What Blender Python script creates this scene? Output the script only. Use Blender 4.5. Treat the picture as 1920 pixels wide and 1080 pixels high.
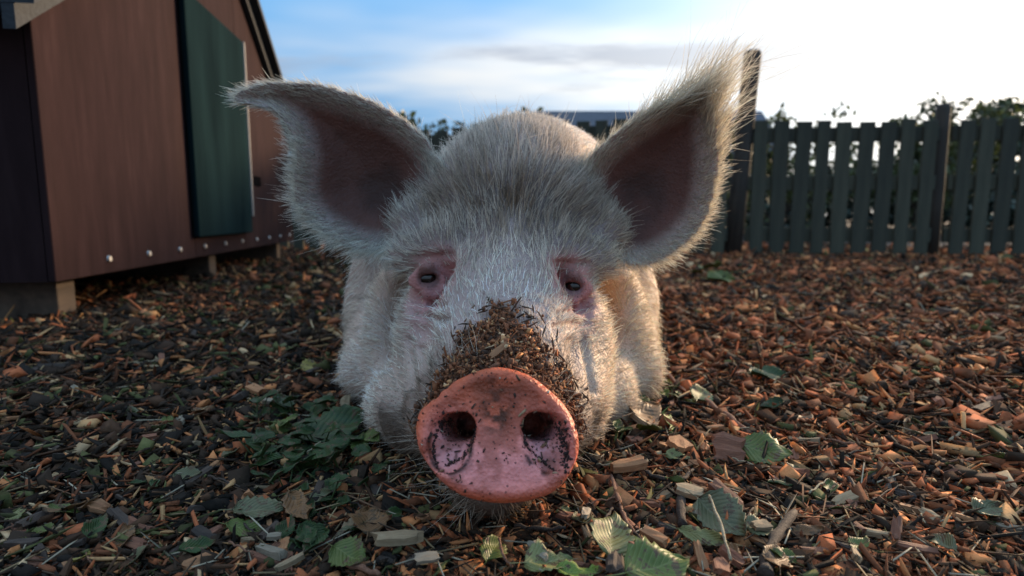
import bpy, math, random
import numpy as np
from mathutils import Vector, Matrix
from mathutils.bvhtree import BVHTree
from mathutils.kdtree import KDTree

# ---------------------------------------------------------------- camera, sky, sun, exposure
scene = bpy.context.scene
for o in list(bpy.data.objects):
    bpy.data.objects.remove(o)
COL = scene.collection
F_PX = 1080.0                     # focal length in photo pixels (photo 1920 wide)
PITCH = math.radians(7.1)         # camera looks slightly down
CAM_H = 0.28
SP, CP = math.sin(PITCH), math.cos(PITCH)

cam_data = bpy.data.cameras.new('camera')
cam = bpy.data.objects.new('camera', cam_data)
COL.objects.link(cam)
cam.location = (0, 0, CAM_H)
cam.rotation_euler = (math.radians(90) - PITCH, 0, 0)
cam_data.sensor_width = 36.0
cam_data.lens = 36.0 * F_PX / 1920.0
cam_data.clip_start = 0.02
cam_data.clip_end = 3000
cam_data.dof.use_dof = True
cam_data.dof.focus_distance = 0.56
cam_data.dof.aperture_fstop = 5.0
scene.camera = cam

SUN_EL = math.radians(12.0)
SUN_AZ = math.radians(50.0)       # to the right of the viewing direction (+Y)
sun_dir = Vector((math.sin(SUN_AZ) * math.cos(SUN_EL), math.cos(SUN_AZ) * math.cos(SUN_EL), math.sin(SUN_EL)))

world = bpy.data.worlds.new('World')
scene.world = world
world.use_nodes = True
wn, wl = world.node_tree.nodes, world.node_tree.links
wn.clear()
def wnode(t, **kw):
    n = wn.new(t)
    for k, v in kw.items():
        setattr(n, k, v)
    return n
w_out = wnode('ShaderNodeOutputWorld')
w_bg = wnode('ShaderNodeBackground')
w_sky = wnode('ShaderNodeTexSky', sky_type='NISHITA', sun_disc=False, sun_elevation=SUN_EL, sun_rotation=SUN_AZ,
              air_density=1.0, dust_density=3.0, ozone_density=2.0, altitude=50.0)
w_bg.inputs['Strength'].default_value = 0.1
VEIL_L, VEIL_COVER = 3.7, 0.88
w_tc = wnode('ShaderNodeTexCoord')
w_sep = wnode('ShaderNodeSeparateXYZ')
wl.new(w_tc.outputs['Generated'], w_sep.inputs[0])
def wmath(op, a, b=None, clamp=False):
    n = wnode('ShaderNodeMath', operation=op, use_clamp=clamp)
    for i, v in enumerate((a, b)):
        if v is None:
            continue
        if isinstance(v, (int, float)):
            n.inputs[i].default_value = v
        else:
            wl.new(v, n.inputs[i])
    return n.outputs[0]
zc = wmath('ADD', wmath('MAXIMUM', w_sep.outputs['Z'], 0.0), 0.09)
w_comb = wnode('ShaderNodeCombineXYZ')
wl.new(wmath('DIVIDE', w_sep.outputs['X'], zc), w_comb.inputs[0])
wl.new(wmath('DIVIDE', w_sep.outputs['Y'], zc), w_comb.inputs[1])
def cloud_layer(scale, rot, stretch, lo, hi, seed, detail=6.0):
    m = wnode('ShaderNodeMapping')
    m.inputs['Rotation'].default_value = (0, 0, rot)
    m.inputs['Scale'].default_value = (scale, scale * stretch, 1)
    m.inputs['Location'].default_value = (seed, seed * 0.7, seed * 1.3)
    wl.new(w_comb.outputs[0], m.inputs['Vector'])
    n = wnode('ShaderNodeTexNoise')
    n.inputs['Scale'].default_value = 1.0
    n.inputs['Detail'].default_value = detail
    n.inputs['Roughness'].default_value = 0.58
    wl.new(m.outputs[0], n.inputs['Vector'])
    r = wnode('ShaderNodeMapRange', interpolation_type='SMOOTHSTEP')
    r.inputs['From Min'].default_value = lo
    r.inputs['From Max'].default_value = hi
    wl.new(n.outputs['Fac'], r.inputs['Value'])
    return r.outputs[0]
w_veil = cloud_layer(0.30, 0.9, 1.6, 0.37, 0.74, 9.1, 4.0)            # thin bright veil
w_dark = cloud_layer(0.62, 1.0, 2.2, 0.50, 0.68, 8.4)           # grey-lavender streaks
# high veil of cloud: brighter overhead than at the horizon, as an overcast sky is; the Nishita sunset glows through it
w_grad = wmath('MULTIPLY', wmath('ADD', wmath('MULTIPLY', wmath('MAXIMUM', w_sep.outputs['Z'], 0.0), 2.0), 1.0), VEIL_L)
def wcol(c, fac):
    n = wnode('ShaderNodeVectorMath', operation='SCALE')
    n.inputs[0].default_value = c
    wl.new(fac, n.inputs['Scale'])
    return n.outputs[0]
def wmix(f, a, b):
    n = wnode('ShaderNodeMixRGB')
    for i, v in enumerate((f, a, b)):
        if isinstance(v, (int, float)): n.inputs[i].default_value = v
        else: wl.new(v, n.inputs[i])
    return n.outputs[0]
w_blue = wcol((0.19, 0.51, 0.93), w_grad)
w_pale = wcol((1.10, 1.08, 1.04), w_grad)
w_grey = wcol((0.46, 0.52, 0.64), w_grad)
w_c = wmix(w_veil, w_blue, w_pale)
w_c = wmix(wmath('MULTIPLY', w_dark, 0.85), w_c, w_grey)
# thin cloud scatters the low sun forward: a broad warm-white aureole round it
w_dot = wnode('ShaderNodeVectorMath', operation='DOT_PRODUCT')
wl.new(w_tc.outputs['Generated'], w_dot.inputs[0])
w_dot.inputs[1].default_value = tuple(sun_dir)
w_au = wmath('MULTIPLY', wmath('POWER', wmath('MAXIMUM', w_dot.outputs['Value'], 0.0), 6.5), 9.5)
w_add = wnode('ShaderNodeVectorMath', operation='ADD')
w_dim = wmath('MULTIPLY', w_au, wmath('SUBTRACT', 1.0, wmath('MULTIPLY', w_dark, 0.45)))   # the grey streaks dim the glow too
wl.new(w_c, w_add.inputs[0])
wl.new(wcol((1.0, 0.90, 0.72), w_dim), w_add.inputs[1])
w_c = wmix(VEIL_COVER, w_sky.outputs[0], w_add.outputs[0])
wl.new(w_c, w_bg.inputs['Color'])
wl.new(w_bg.outputs[0], w_out.inputs['Surface'])

sun_data = bpy.data.lights.new('sun', 'SUN')
sun_data.energy = 4.6
sun_data.angle = math.radians(9.0)
sun_data.color = (1.0, 0.72, 0.45)
sun = bpy.data.objects.new('sun', sun_data)
COL.objects.link(sun)
sun.location = (4, 6, 3)
sun.rotation_euler = sun_dir.to_track_quat('Z', 'Y').to_euler()

vs = scene.view_settings
vs.view_transform = 'Standard'
vs.look = 'None'
vs.exposure = 0.80
vs.gamma = 1.0
vs.use_curve_mapping = False
scene.cycles.use_denoising = True
scene.cycles.max_bounces = 8
scene.cycles.transparent_max_bounces = 8

# ---------------------------------------------------------------- helpers
rng = np.random.default_rng(7)
random.seed(7)

def P(px, py, d):
    """photo pixel + depth along the lens axis -> point in metres"""
    a, b = (px - 960.0) / F_PX, (540.0 - py) / F_PX
    return np.array([d * a, d * (CP + SP * b), CAM_H + d * (-SP + CP * b)])
def ground_h(x, y):
    return 0.010 * np.sin(3.1 * x + 1.3) * np.cos(2.7 * y + 0.4) + 0.006 * np.sin(7.3 * x + 2.1 * y)
def G(px, py, lift=0.0):
    """where the ray through a photo pixel meets the ground"""
    a, b = (px - 960.0) / F_PX, (540.0 - py) / F_PX
    d = np.array([a, CP + SP * b, -SP + CP * b])
    t = CAM_H / max(1e-3, -d[2])
    for _ in range(6):
        p = np.array([0, 0, CAM_H]) + t * d
        t = (CAM_H - ground_h(p[0], p[1]) - lift) / max(1e-3, -d[2])
    return np.array([0, 0, CAM_H]) + t * d
def project(V):
    V = np.asarray(V) - np.array([0, 0, CAM_H])
    dep = V[:, 1] * CP - V[:, 2] * SP
    up = V[:, 1] * SP + V[:, 2] * CP
    dd = np.maximum(dep, 1e-3)
    return 960 + F_PX * V[:, 0] / dd, 540 - F_PX * up / dd, dep

def mesh_obj(name, verts, faces, mat=None, parent=None, smooth=False, col=None):
    me = bpy.data.meshes.new(name)
    me.from_pydata([tuple(v) for v in verts], [], [tuple(f) for f in faces])
    me.update()
    if smooth:
        me.polygons.foreach_set('use_smooth', [True] * len(me.polygons))
    if col is not None:
        at = me.color_attributes.new('col', 'FLOAT_COLOR', 'POINT')
        c = np.ones((len(verts), 4), np.float32)
        c[:, :3] = col
        at.data.foreach_set('color', c.ravel())
    if mat:
        me.materials.append(mat)
    o = bpy.data.objects.new(name, me)
    COL.objects.link(o)
    if parent:
        o.parent = parent
    return o
def fast_mesh(name, V, quads, mat=None, col=None, smooth=False):
    """big numpy mesh of quads"""
    V = np.asarray(V, np.float32); Q = np.asarray(quads, np.int32)
    me = bpy.data.meshes.new(name)
    k = Q.shape[1]
    me.vertices.add(len(V)); me.vertices.foreach_set('co', V.ravel())
    me.loops.add(Q.size); me.loops.foreach_set('vertex_index', Q.ravel())
    me.polygons.add(len(Q))
    me.polygons.foreach_set('loop_start', np.arange(0, Q.size, k, dtype=np.int32))
    if smooth:
        me.polygons.foreach_set('use_smooth', np.ones(len(Q), bool))
    me.update(calc_edges=True)
    if col is not None:
        at = me.color_attributes.new('col', 'FLOAT_COLOR', 'POINT')
        c = np.ones((len(V), 4), np.float32); c[:, :3] = col
        at.data.foreach_set('color', c.ravel())
    if mat:
        me.materials.append(mat)
    o = bpy.data.objects.new(name, me)
    COL.objects.link(o)
    return o
def empty(name, loc=(0, 0, 0), rz=0.0):
    o = bpy.data.objects.new(name, None)
    COL.objects.link(o)
    o.location = loc; o.rotation_euler = (0, 0, rz)
    o.empty_display_size = 0.05
    return o
def tag(o, label=None, cat=None, group=None, kind=None):
    if label: o['label'] = label
    if cat: o['category'] = cat
    if group: o['group'] = group
    if kind: o['kind'] = kind
    return o
BOXF = [(0, 3, 2, 1), (4, 5, 6, 7), (0, 1, 5, 4), (1, 2, 6, 5), (2, 3, 7, 6), (3, 0, 4, 7)]
def box_v(x0, x1, y0, y1, z0, z1):
    return [(x0, y0, z0), (x1, y0, z0), (x1, y1, z0), (x0, y1, z0), (x0, y0, z1), (x1, y0, z1), (x1, y1, z1), (x0, y1, z1)]
def bevel(o, w, seg=2):
    m = o.modifiers.new('bevel', 'BEVEL'); m.width = w; m.segments = seg; m.limit_method = 'ANGLE'
    return o
def box(name, x0, x1, y0, y1, z0, z1, mat, parent=None, bev=0.0):
    o = mesh_obj(name, box_v(x0, x1, y0, y1, z0, z1), BOXF, mat, parent)
    if bev: bevel(o, bev)
    return o
def tube_geo(pts, radii, n=7, cap=True):
    pts = [np.array(p, float) for p in pts]
    V, Fc = [], []
    up = np.array([0.31, 0.22, 0.93])
    for i, p in enumerate(pts):
        t = pts[min(i + 1, len(pts) - 1)] - pts[max(i - 1, 0)]
        t = t / (np.linalg.norm(t) + 1e-9)
        a = np.cross(t, up); a /= np.linalg.norm(a) + 1e-9
        b = np.cross(t, a)
        for k in range(n):
            th = 2 * math.pi * k / n
            V.append(p + radii[i] * (math.cos(th) * a + math.sin(th) * b))
    for i in range(len(pts) - 1):
        for k in range(n):
            Fc.append((i * n + k, i * n + (k + 1) % n, (i + 1) * n + (k + 1) % n, (i + 1) * n + k))
    if cap:
        Fc.append(tuple(reversed(range(n))))
        Fc.append(tuple((len(pts) - 1) * n + k for k in range(n)))
    return V, Fc

# ---------------------------------------------------------------- materials
def s2l(r, g, b):
    f = lambda c: (c / 255.0 / 12.92) if c <= 10 else ((c / 255.0 + 0.055) / 1.055) ** 2.4
    return (f(r), f(g), f(b))
class Mat:
    def __init__(self, name):
        self.m = bpy.data.materials.new(name); self.m.use_nodes = True
        self.n, self.l = self.m.node_tree.nodes, self.m.node_tree.links
        self.b = self.n['Principled BSDF']; self.out = self.n['Material Output']
        self.coord = None
    def node(self, t, **kw):
        n = self.n.new(t)
        for k, v in kw.items(): setattr(n, k, v)
        return n
    def link(self, a, b): self.l.new(a, b)
    def tc(self, which='Object'):
        n = self.node('ShaderNodeTexCoord'); return n.outputs[which]
    def mapping(self, vec, scale=(1, 1, 1), rot=(0, 0, 0)):
        n = self.node('ShaderNodeMapping'); n.inputs['Scale'].default_value = scale; n.inputs['Rotation'].default_value = rot
        self.link(vec, n.inputs['Vector']); return n.outputs[0]
    def noise(self, vec, scale, detail=4, rough=0.55):
        n = self.node('ShaderNodeTexNoise'); n.inputs['Scale'].default_value = scale
        n.inputs['Detail'].default_value = detail; n.inputs['Roughness'].default_value = rough
        if vec: self.link(vec, n.inputs['Vector'])
        return n.outputs['Fac']
    def ramp(self, fac, stops):
        n = self.node('ShaderNodeValToRGB'); el = n.color_ramp.elements
        while len(el) < len(stops): el.new(0.5)
        for e, (p, c) in zip(el, stops):
            e.position = p; e.color = (*c, 1) if len(c) == 3 else c
        self.link(fac, n.inputs[0]); return n.outputs[0]
    def mix(self, fac, a, b, blend='MIX'):
        n = self.node('ShaderNodeMixRGB', blend_type=blend)
        for i, v in enumerate((fac, a, b)):
            if isinstance(v, (int, float)): n.inputs[i].default_value = v
            elif isinstance(v, tuple): n.inputs[i].default_value = (*v, 1) if len(v) == 3 else v
            else: self.link(v, n.inputs[i])
        return n.outputs[0]
    def math(self, op, a, b=0.0):
        n = self.node('ShaderNodeMath', operation=op)
        for i, v in enumerate((a, b)):
            if isinstance(v, (int, float)): n.inputs[i].default_value = v
            else: self.link(v, n.inputs[i])
        return n.outputs[0]
    def attr(self, name='col'):
        n = self.node('ShaderNodeAttribute'); n.attribute_name = name; return n.outputs['Color']
    def bump(self, h, strength=0.3, dist=0.01):
        n = self.node('ShaderNodeBump'); n.inputs['Strength'].default_value = strength; n.inputs['Distance'].default_value = dist
        self.link(h, n.inputs['Height']); self.link(n.outputs[0], self.b.inputs['Normal'])
    def set(self, **kw):
        for k, v in kw.items():
            k = k.replace('_', ' ')
            i = self.b.inputs[k]
            if isinstance(v, (int, float)): i.default_value = v
            elif isinstance(v, tuple): i.default_value = (*v, 1) if len(v) == 3 else v
            else: self.link(v, i)
def randomised(M, base, amount=0.5):
    """per-object tone variation around a base colour socket"""
    oi = M.node('ShaderNodeObjectInfo')
    v = M.math('ADD', M.math('MULTIPLY', oi.outputs['Random'], amount), 1.0 - amount / 2)
    n = M.node('ShaderNodeHueSaturation')
    M.link(v, n.inputs['Value'])
    if isinstance(base, tuple): n.inputs['Color'].default_value = (*base, 1)
    else: M.link(base, n.inputs['Color'])
    return n.outputs[0]
def wood_mat(name, c1, c2, scale=40, stretch=(1, 1, 0.08), rough=0.8, vary=0.4):
    M = Mat(name); v = M.mapping(M.tc(), stretch)
    f = M.noise(v, scale, 6, 0.65)
    c = M.ramp(f, [(0.3, c1), (0.7, c2)])
    big = M.noise(M.tc(), 4, 3)
    c = M.mix(M.math('MULTIPLY', big, 0.5), c, tuple(x * 0.45 for x in c1))
    M.set(Base_Color=randomised(M, c, vary), Roughness=rough)
    M.bump(f, 0.5, 0.004)
    return M.m

# ---------------------------------------------------------------- ground sheet
M = Mat('soil')
n1 = M.noise(M.tc(), 26, 8, 0.7); n2 = M.noise(M.tc(), 3.2, 4)
c = M.ramp(n1, [(0.3, (0.012, 0.008, 0.006)), (0.5, (0.045, 0.024, 0.015)), (0.62, (0.10, 0.052, 0.03)), (0.75, (0.20, 0.11, 0.06))])
c = M.mix(M.math('MULTIPLY', n2, 0.6), c, (0.022, 0.020, 0.011))
M.set(Base_Color=c, Roughness=0.95)
M.bump(n1, 0.9, 0.02)
soil_m = M.m
gx = np.concatenate([-np.geomspace(600, 3.2, 26), np.linspace(-3, 3, 150), np.geomspace(3.2, 600, 26)])
gy = np.concatenate([-np.geomspace(600, 1.2, 20), np.linspace(-1, 4.5, 140), np.geomspace(4.7, 1500, 30)])
GX, GY = np.meshgrid(gx, gy, indexing='ij')
fade = np.exp(-((np.hypot(GX, GY) / 9.0) ** 4))
GZ = ground_h(GX, GY) * fade - 0.004
idx = np.arange(GX.size).reshape(GX.shape)
Q = np.stack([idx[:-1, :-1], idx[1:, :-1], idx[1:, 1:], idx[:-1, 1:]], -1).reshape(-1, 4)
ground = fast_mesh('ground', np.stack([GX, GY, GZ], -1).reshape(-1, 3), Q, soil_m, smooth=True)
tag(ground, 'dark brown soil of the pig pen under the wood chip litter', kind='structure')

# ---------------------------------------------------------------- pig ark (shed) on the left, gable wall seen at a slant
M = Mat('red_painted_board')
v = M.mapping(M.tc(), (3.0, 3.0, 0.5))
f = M.noise(v, 7, 7, 0.62); g = M.noise(M.tc(), 2.6, 5, 0.6)
c = M.ramp(f, [(0.3, (0.015, 0.0072, 0.0075)), (0.55, (0.025, 0.0122, 0.0128)), (0.8, (0.041, 0.022, 0.022))])
c = M.mix(M.math('MULTIPLY', g, 0.6), c, (0.020, 0.010, 0.0095))
M.set(Base_Color=randomised(M, c, 0.14), Roughness=0.95, Specular_IOR_Level=0.12); M.bump(f, 0.3, 0.003)
board_m = M.m
M = Mat('black_felt'); f = M.noise(M.tc(), 120, 3)
M.set(Base_Color=M.ramp(f, [(0.3, (0.010, 0.012, 0.015)), (0.8, (0.03, 0.034, 0.04))]), Roughness=0.85); M.bump(f, 0.4, 0.002)
felt_m = M.m
M = Mat('dark_teal_rubber'); f = M.noise(M.mapping(M.tc(), (1, 1, 0.15)), 9, 4)
M.set(Base_Color=M.ramp(f, [(0.3, (0.0035, 0.010, 0.012)), (0.8, (0.009, 0.023, 0.026))]), Roughness=1.0, Specular_IOR_Level=0.03)
teal_m = M.m
M = Mat('pale_trim'); f = M.noise(M.mapping(M.tc(), (1, 1, 0.2)), 30, 5)
M.set(Base_Color=M.ramp(f, [(0.3, (0.22, 0.20, 0.18)), (0.8, (0.42, 0.40, 0.37))]), Roughness=0.7)
trim_m = M.m
M = Mat('galvanised_screw'); M.set(Base_Color=(0.5, 0.48, 0.45), Metallic=0.7, Roughness=0.5)
screw_m = M.m
M = Mat('black_hole'); M.set(Base_Color=(0.003, 0.003, 0.0035), Roughness=1.0, Specular_IOR_Level=0.02)
hole_m = M.m
skid_m = wood_mat('weathered_timber', (0.05, 0.035, 0.025), (0.13, 0.09, 0.06), 30, (0.1, 1, 1))

# local frame of the gable: s runs along the wall from far eave (0) to near eave, z up, n out of the wall towards the pen
sh_a, sh_b = np.array([-1.45, 3.83]), np.array([-1.115, 1.40])
sh_len = float(np.linalg.norm(sh_b - sh_a))
sh_t = (sh_b - sh_a) / sh_len
sh_ang = math.atan2(sh_t[1], sh_t[0])
ark = empty('pig_ark', (sh_a[0], sh_a[1], 0.0), sh_ang)
tag(ark, 'reddish brown boarded pig ark with black roof edge and dark teal door flap', 'shed')
# local x = s, local y = +90deg from s.  s points to -y world, so local +y points to +x world (out of the wall)
RIDGE_S, EAVE_Z, RIDGE_Z, Z0 = sh_len / 2, 0.80, 1.62, 0.12
def roof_z(s):
    return EAVE_Z + (RIDGE_Z - EAVE_Z) * (1 - abs(s - RIDGE_S) / RIDGE_S)
def wall_panel(s0, s1, z0, name='wall_panel', z1=None):
    ss = [s0, s1]
    if s0 < RIDGE_S < s1: ss = [s0, RIDGE_S, s1]
    poly = [(s0, z0), (s1, z0)] + [(s, (z1 if z1 else roof_z(s))) for s in reversed(ss)]
    n = len(poly)
    V = [(p[0], 0.0, p[1]) for p in poly] + [(p[0], -0.018, p[1]) for p in poly]
    Fc = [tuple(range(n)), tuple(reversed(range(n, 2 * n)))] + [(i, n + i, n + (i + 1) % n, (i + 1) % n) for i in range(n)]
    return bevel(mesh_obj(name, V, Fc, board_m, ark), 0.002, 1)
DS0, DS1, DZ0, DZ1 = 0.99, 1.60, 0.22, 1.06      # door opening
wall_panel(0.0, DS0 - 0.001, Z0); wall_panel(DS1 + 0.001, sh_len, Z0 - 0.0)
wall_panel(DS0 + 0.001, DS1 - 0.001, DZ1); wall_panel(DS0 + 0.001, DS1 - 0.001, Z0, z1=DZ0)
box('door_flap', DS0 - 0.03, DS1 + 0.03, 0.006, 0.030, DZ0 - 0.02, DZ1 + 0.05, teal_m, ark, 0.006)
box('door_edge', DS0 - 0.042, DS0 - 0.0305, 0.004, 0.036, DZ0 + 0.06, DZ1 + 0.05, trim_m, ark, 0.003)
# bolt hole beside the door: a small black square plug
pt = P(493, 340, 3.05)
s_h = (pt[0] - sh_a[0]) * sh_t[0] + (pt[1] - sh_a[1]) * sh_t[1]
box('bolt_hole', s_h - 0.065, s_h + 0.065, -0.004, 0.003, pt[2] - 0.026, pt[2] + 0.026, hole_m, ark, 0.002)
for i in range(10):
    s = 0.10 + 0.235 * i
    V, Fc = tube_geo([(s, 0.0, Z0 + 0.04), (s, 0.006, Z0 + 0.04)], [0.010, 0.008], 10)
    mesh_obj('screw', V, Fc, screw_m, ark)
for (sa, za, sb, zb) in ((-0.10, EAVE_Z - 0.10 * 0.68, RIDGE_S, RIDGE_Z), (sh_len + 0.10, EAVE_Z - 0.10 * 0.68, RIDGE_S, RIDGE_Z)):
    V = []
    for (s, z) in ((sa, za), (sb, zb)):
        for y in (0.07, -2.0):
            V += [(s, y, z + 0.004), (s, y, z + 0.034)]
    mesh_obj('roof', V, [(0, 2, 6, 4), (1, 5, 7, 3), (0, 1, 3, 2), (4, 6, 7, 5), (0, 4, 5, 1), (2, 3, 7, 6)], felt_m, ark)
    V = []                                                    # bargeboard along the gable edge
    for (s, z) in ((sa, za), (sb, zb)):
        for y in (0.004, 0.03):
            V += [(s, y, z - 0.05), (s, y, z + 0.002)]
    mesh_obj('bargeboard', V, [(0, 2, 6, 4), (1, 5, 7, 3), (0, 1, 3, 2), (4, 6, 7, 5), (0, 4, 5, 1), (2, 3, 7, 6)], felt_m, ark)
for s in (0.0, sh_len - 0.018):                               # long side walls
    box('side_wall', s + 0.001, s + 0.017, -1.95, -0.02, Z0, EAVE_Z - 0.01, board_m, ark)
V = [(0.02, -1.95, Z0), (sh_len - 0.02, -1.95, Z0), (sh_len - 0.02, -1.95, EAVE_Z), (RIDGE_S, -1.95, RIDGE_Z - 0.01), (0.02, -1.95, EAVE_Z)]
mesh_obj('back_wall', V + [(a, b - 0.018, c_) for a, b, c_ in V], [(4, 3, 2, 1, 0), (5, 6, 7, 8, 9), (0, 1, 6, 5), (1, 2, 7, 6), (2, 3, 8, 7), (3, 4, 9, 8), (4, 0, 5, 9)], board_m, ark)
box('floor_board', 0.02, sh_len - 0.02, -1.94, -0.02, Z0, Z0 + 0.02, skid_m, ark)
for s in (0.10, RIDGE_S, sh_len - 0.18):
    box('skid', s, s + 0.08, -1.95, -0.06, -0.02, Z0, skid_m, ark, 0.006)

# ---------------------------------------------------------------- fence: posts and slatted panels
fence_m = wood_mat('dark_green_grey_timber', (0.032, 0.032, 0.019), (0.078, 0.074, 0.046), 26, (1, 1, 0.06), 0.85, 0.5)
post_m = wood_mat('round_post_timber', (0.022, 0.017, 0.012), (0.060, 0.045, 0.032), 30, (1, 1, 0.07), 0.85, 0.2)
fp0 = P(1380, 480, 4.1)                                       # foot of the tall post
f_ang = math.radians(176)                                     # the fence runs to the left, a little away
def fence_pt(s):
    return np.array([fp0[0] - math.cos(math.radians(9)) * s, fp0[1] + math.sin(math.radians(9)) * s])
def slat_panel(x, y, ang, length, label, n, h=0.93, seed=0):
    r = random.Random(seed)
    p = empty('slatted_fence', (x, y, 0), ang)
    tag(p, label, 'fence', 'slatted fence panels round the pen')
    pitch = length / n
    for i in range(n):
        w = pitch * r.uniform(0.60, 0.72)
        x0 = pitch * i + (pitch - w) / 2
        hh = h + r.uniform(-0.012, 0.012)
        o = box('slat', 0, w, 0, 0.018, 0, hh - 0.02, fence_m, p, 0.003)
        o.location = (x0, r.uniform(-0.003, 0.003), 0.02); o.rotation_euler = (0, r.uniform(-0.012, 0.012), 0)
    for z in (0.10, 0.46, h - 0.14):
        box('rail', 0.0, length, 0.022, 0.055, z, z + 0.10, fence_m, p, 0.003)
    return p
def post(x, y, h, r0, label, lean=0.0):
    V, Fc = tube_geo([(0, 0, -0.05), (0.002, 0, h * 0.4), (-0.002, 0, h * 0.8), (0, 0, h - 0.02), (0, 0, h)], [r0 * 1.03, r0, r0 * 0.99, r0 * 0.97, r0 * 0.82], 16)
    o = mesh_obj('fence_post', V, Fc, post_m, None, True)
    o.location = (x, y, 0); o.rotation_euler = (0, lean, 0)
    tag(o, label, 'post', 'round timber posts of the pen fence')
    return o
labels_p = ['slatted dark timber fence panel leaning against the tall round post, beside the pig\'s raised ear',
            'slatted dark timber fence panel behind the pig\'s upright ear',
            'slatted dark timber fence panel standing straight behind the pig\'s back',
            'slatted dark timber fence panel behind the pig, below the small leafy tree',
            'slatted dark timber fence panel ending beside the pig ark\'s far corner']
post(fp0[0], fp0[1] + 0.075, 1.42, 0.062, 'tall round timber post rising well above the slatted fence', 0.055)
box_w = 1.25
labels_post = ['short round post joining the two panels behind the upright ear', 'short round post hidden behind the pig\'s head',
               'short round post below the leafy tree', 'short round post near the pig ark', 'round end post beside the pig ark\'s far corner']
for k in range(4):
    a, b = fence_pt(0.06 + k * 1.33), fence_pt(0.06 + k * 1.33 + box_w)
    slat_panel(b[0], b[1], math.atan2(a[1] - b[1], a[0] - b[0]), box_w, labels_p[k + 1], 9, 0.93 if k else 0.97, k + 3)
    q = fence_pt(0.06 + k * 1.33 + box_w + 0.04)
    post(q[0], q[1] + 0.075, 1.02, 0.045, labels_post[k])
# to the right of the tall post
labels_r = ['slatted dark timber fence panel joined to the far side of the tall round post', 'slatted dark timber fence panel two along from the tall round post',
            'slatted dark timber fence panel at the sunlit end of the fence']
for k in range(3):
    q = np.array([fp0[0] + 0.07 + k * 1.33, fp0[1] + 0.01 - 0.12 * k])
    slat_panel(q[0], q[1], -0.09, box_w, labels_r[k], 9, 0.93, 40 + k)
    post(q[0] + box_w + 0.045, q[1] + 0.075 - 0.11, 1.04, 0.045, ['short round post between the first two panels beyond the tall post', 'short round post between the last two sunlit panels', 'round end post of the sunlit fence'][k])

# ---------------------------------------------------------------- low barn with blue-grey slate roof far behind
M = Mat('slate_roof')
br = M.node('ShaderNodeTexBrick'); br.inputs['Scale'].default_value = 3.0
br.inputs['Color1'].default_value = (0.050, 0.062, 0.085, 1); br.inputs['Color2'].default_value = (0.075, 0.088, 0.115, 1); br.inputs['Mortar'].default_value = (0.02, 0.022, 0.03, 1)
M.link(M.tc(), br.inputs['Vector']); M.set(Base_Color=br.outputs[0], Roughness=0.7)
slate_m = M.m
M = Mat('barn_wall'); f = M.noise(M.tc(), 3, 6)
M.set(Base_Color=M.ramp(f, [(0.3, (0.10, 0.08, 0.065)), (0.7, (0.17, 0.14, 0.11))]), Roughness=0.9)
barn_m = M.m
bx, by, bw, bd = 5.6, 22.0, 9.0, 5.0
top = P(1100, 218, 24.5)[2]
barn = empty('barn', (bx, by, 0)); tag(barn, 'long low barn with blue-grey slate roof beyond the fence', 'barn')
V = []
ev = top - 1.9
for x in (-bw / 2, bw / 2):
    V += [(x, 0, 0), (x, bd, 0), (x, bd, ev), (x, bd / 2, top - 0.05), (x, 0, ev)]
mesh_obj('wall', V, [(0, 1, 2, 3, 4), (9, 8, 7, 6, 5), (0, 4, 9, 5), (1, 6, 7, 2)], barn_m, barn)
for s in (0, 1):
    y0 = -0.25 if s == 0 else bd + 0.25
    V = [(-bw / 2 - .2, y0, ev - 0.15), (bw / 2 + .2, y0, ev - 0.15), (bw / 2 + .2, bd / 2, top), (-bw / 2 - .2, bd / 2, top)]
    mesh_obj('roof_slope', V + [(a, b, c_ + 0.09) for a, b, c_ in V], BOXF, slate_m, barn)
for x in (-3.2, -1.0, 1.2, 3.2):
    f_ = box('window', x - .35, x + .35, -0.04, -0.004, 0.8, 1.5, trim_m, barn)
    box('pane', x - .28, x + .28, -0.048, -0.041, 0.87, 1.43, hole_m, f_)

# ---------------------------------------------------------------- trees and hedge beyond the fence
M = Mat('leaf_dusk'); oi = M.attr()
M.set(Base_Color=oi, Roughness=0.55)
tr = M.node('ShaderNodeBsdfTranslucent'); M.link(oi, tr.inputs[0])
mx = M.node('ShaderNodeMixShader'); mx.inputs[0].default_value = 0.3
M.link(M.b.outputs[0], mx.inputs[1]); M.link(tr.outputs[0], mx.inputs[2]); M.link(mx.outputs[0], M.out.inputs['Surface'])
treeleaf_m = M.m
bark_m = wood_mat('bark', (0.025, 0.02, 0.015), (0.07, 0.055, 0.04), 18, (1, 1, 0.2), 0.9, 0.2)
def leaf_cloud(C, size, r, base, spread=0.35):
    """four-cornered leaves with a fold at the midrib; C centres (n,3)"""
    n = len(C)
    d = r.normal(size=(n, 3)); d[:, 2] -= 0.2; d /= np.linalg.norm(d, axis=1)[:, None]
    e = np.cross(d, r.normal(size=(n, 3))); e /= np.linalg.norm(e, axis=1)[:, None]
    nn = np.cross(d, e)
    L = size * r.uniform(0.6, 1.25, n)[:, None]
    V = np.stack([C, C + d * L * .5 + e * L * .3 + nn * L * .08, C + d * L, C + d * L * .5 - e * L * .3 + nn * L * .08], 1).reshape(-1, 3)
    Q = np.arange(4 * n).reshape(n, 4)
    col = np.array(base) * (1 + spread * r.normal(size=(n, 1))).clip(0.3, 2)
    return V, Q, np.repeat(col, 4, 0)
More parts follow.
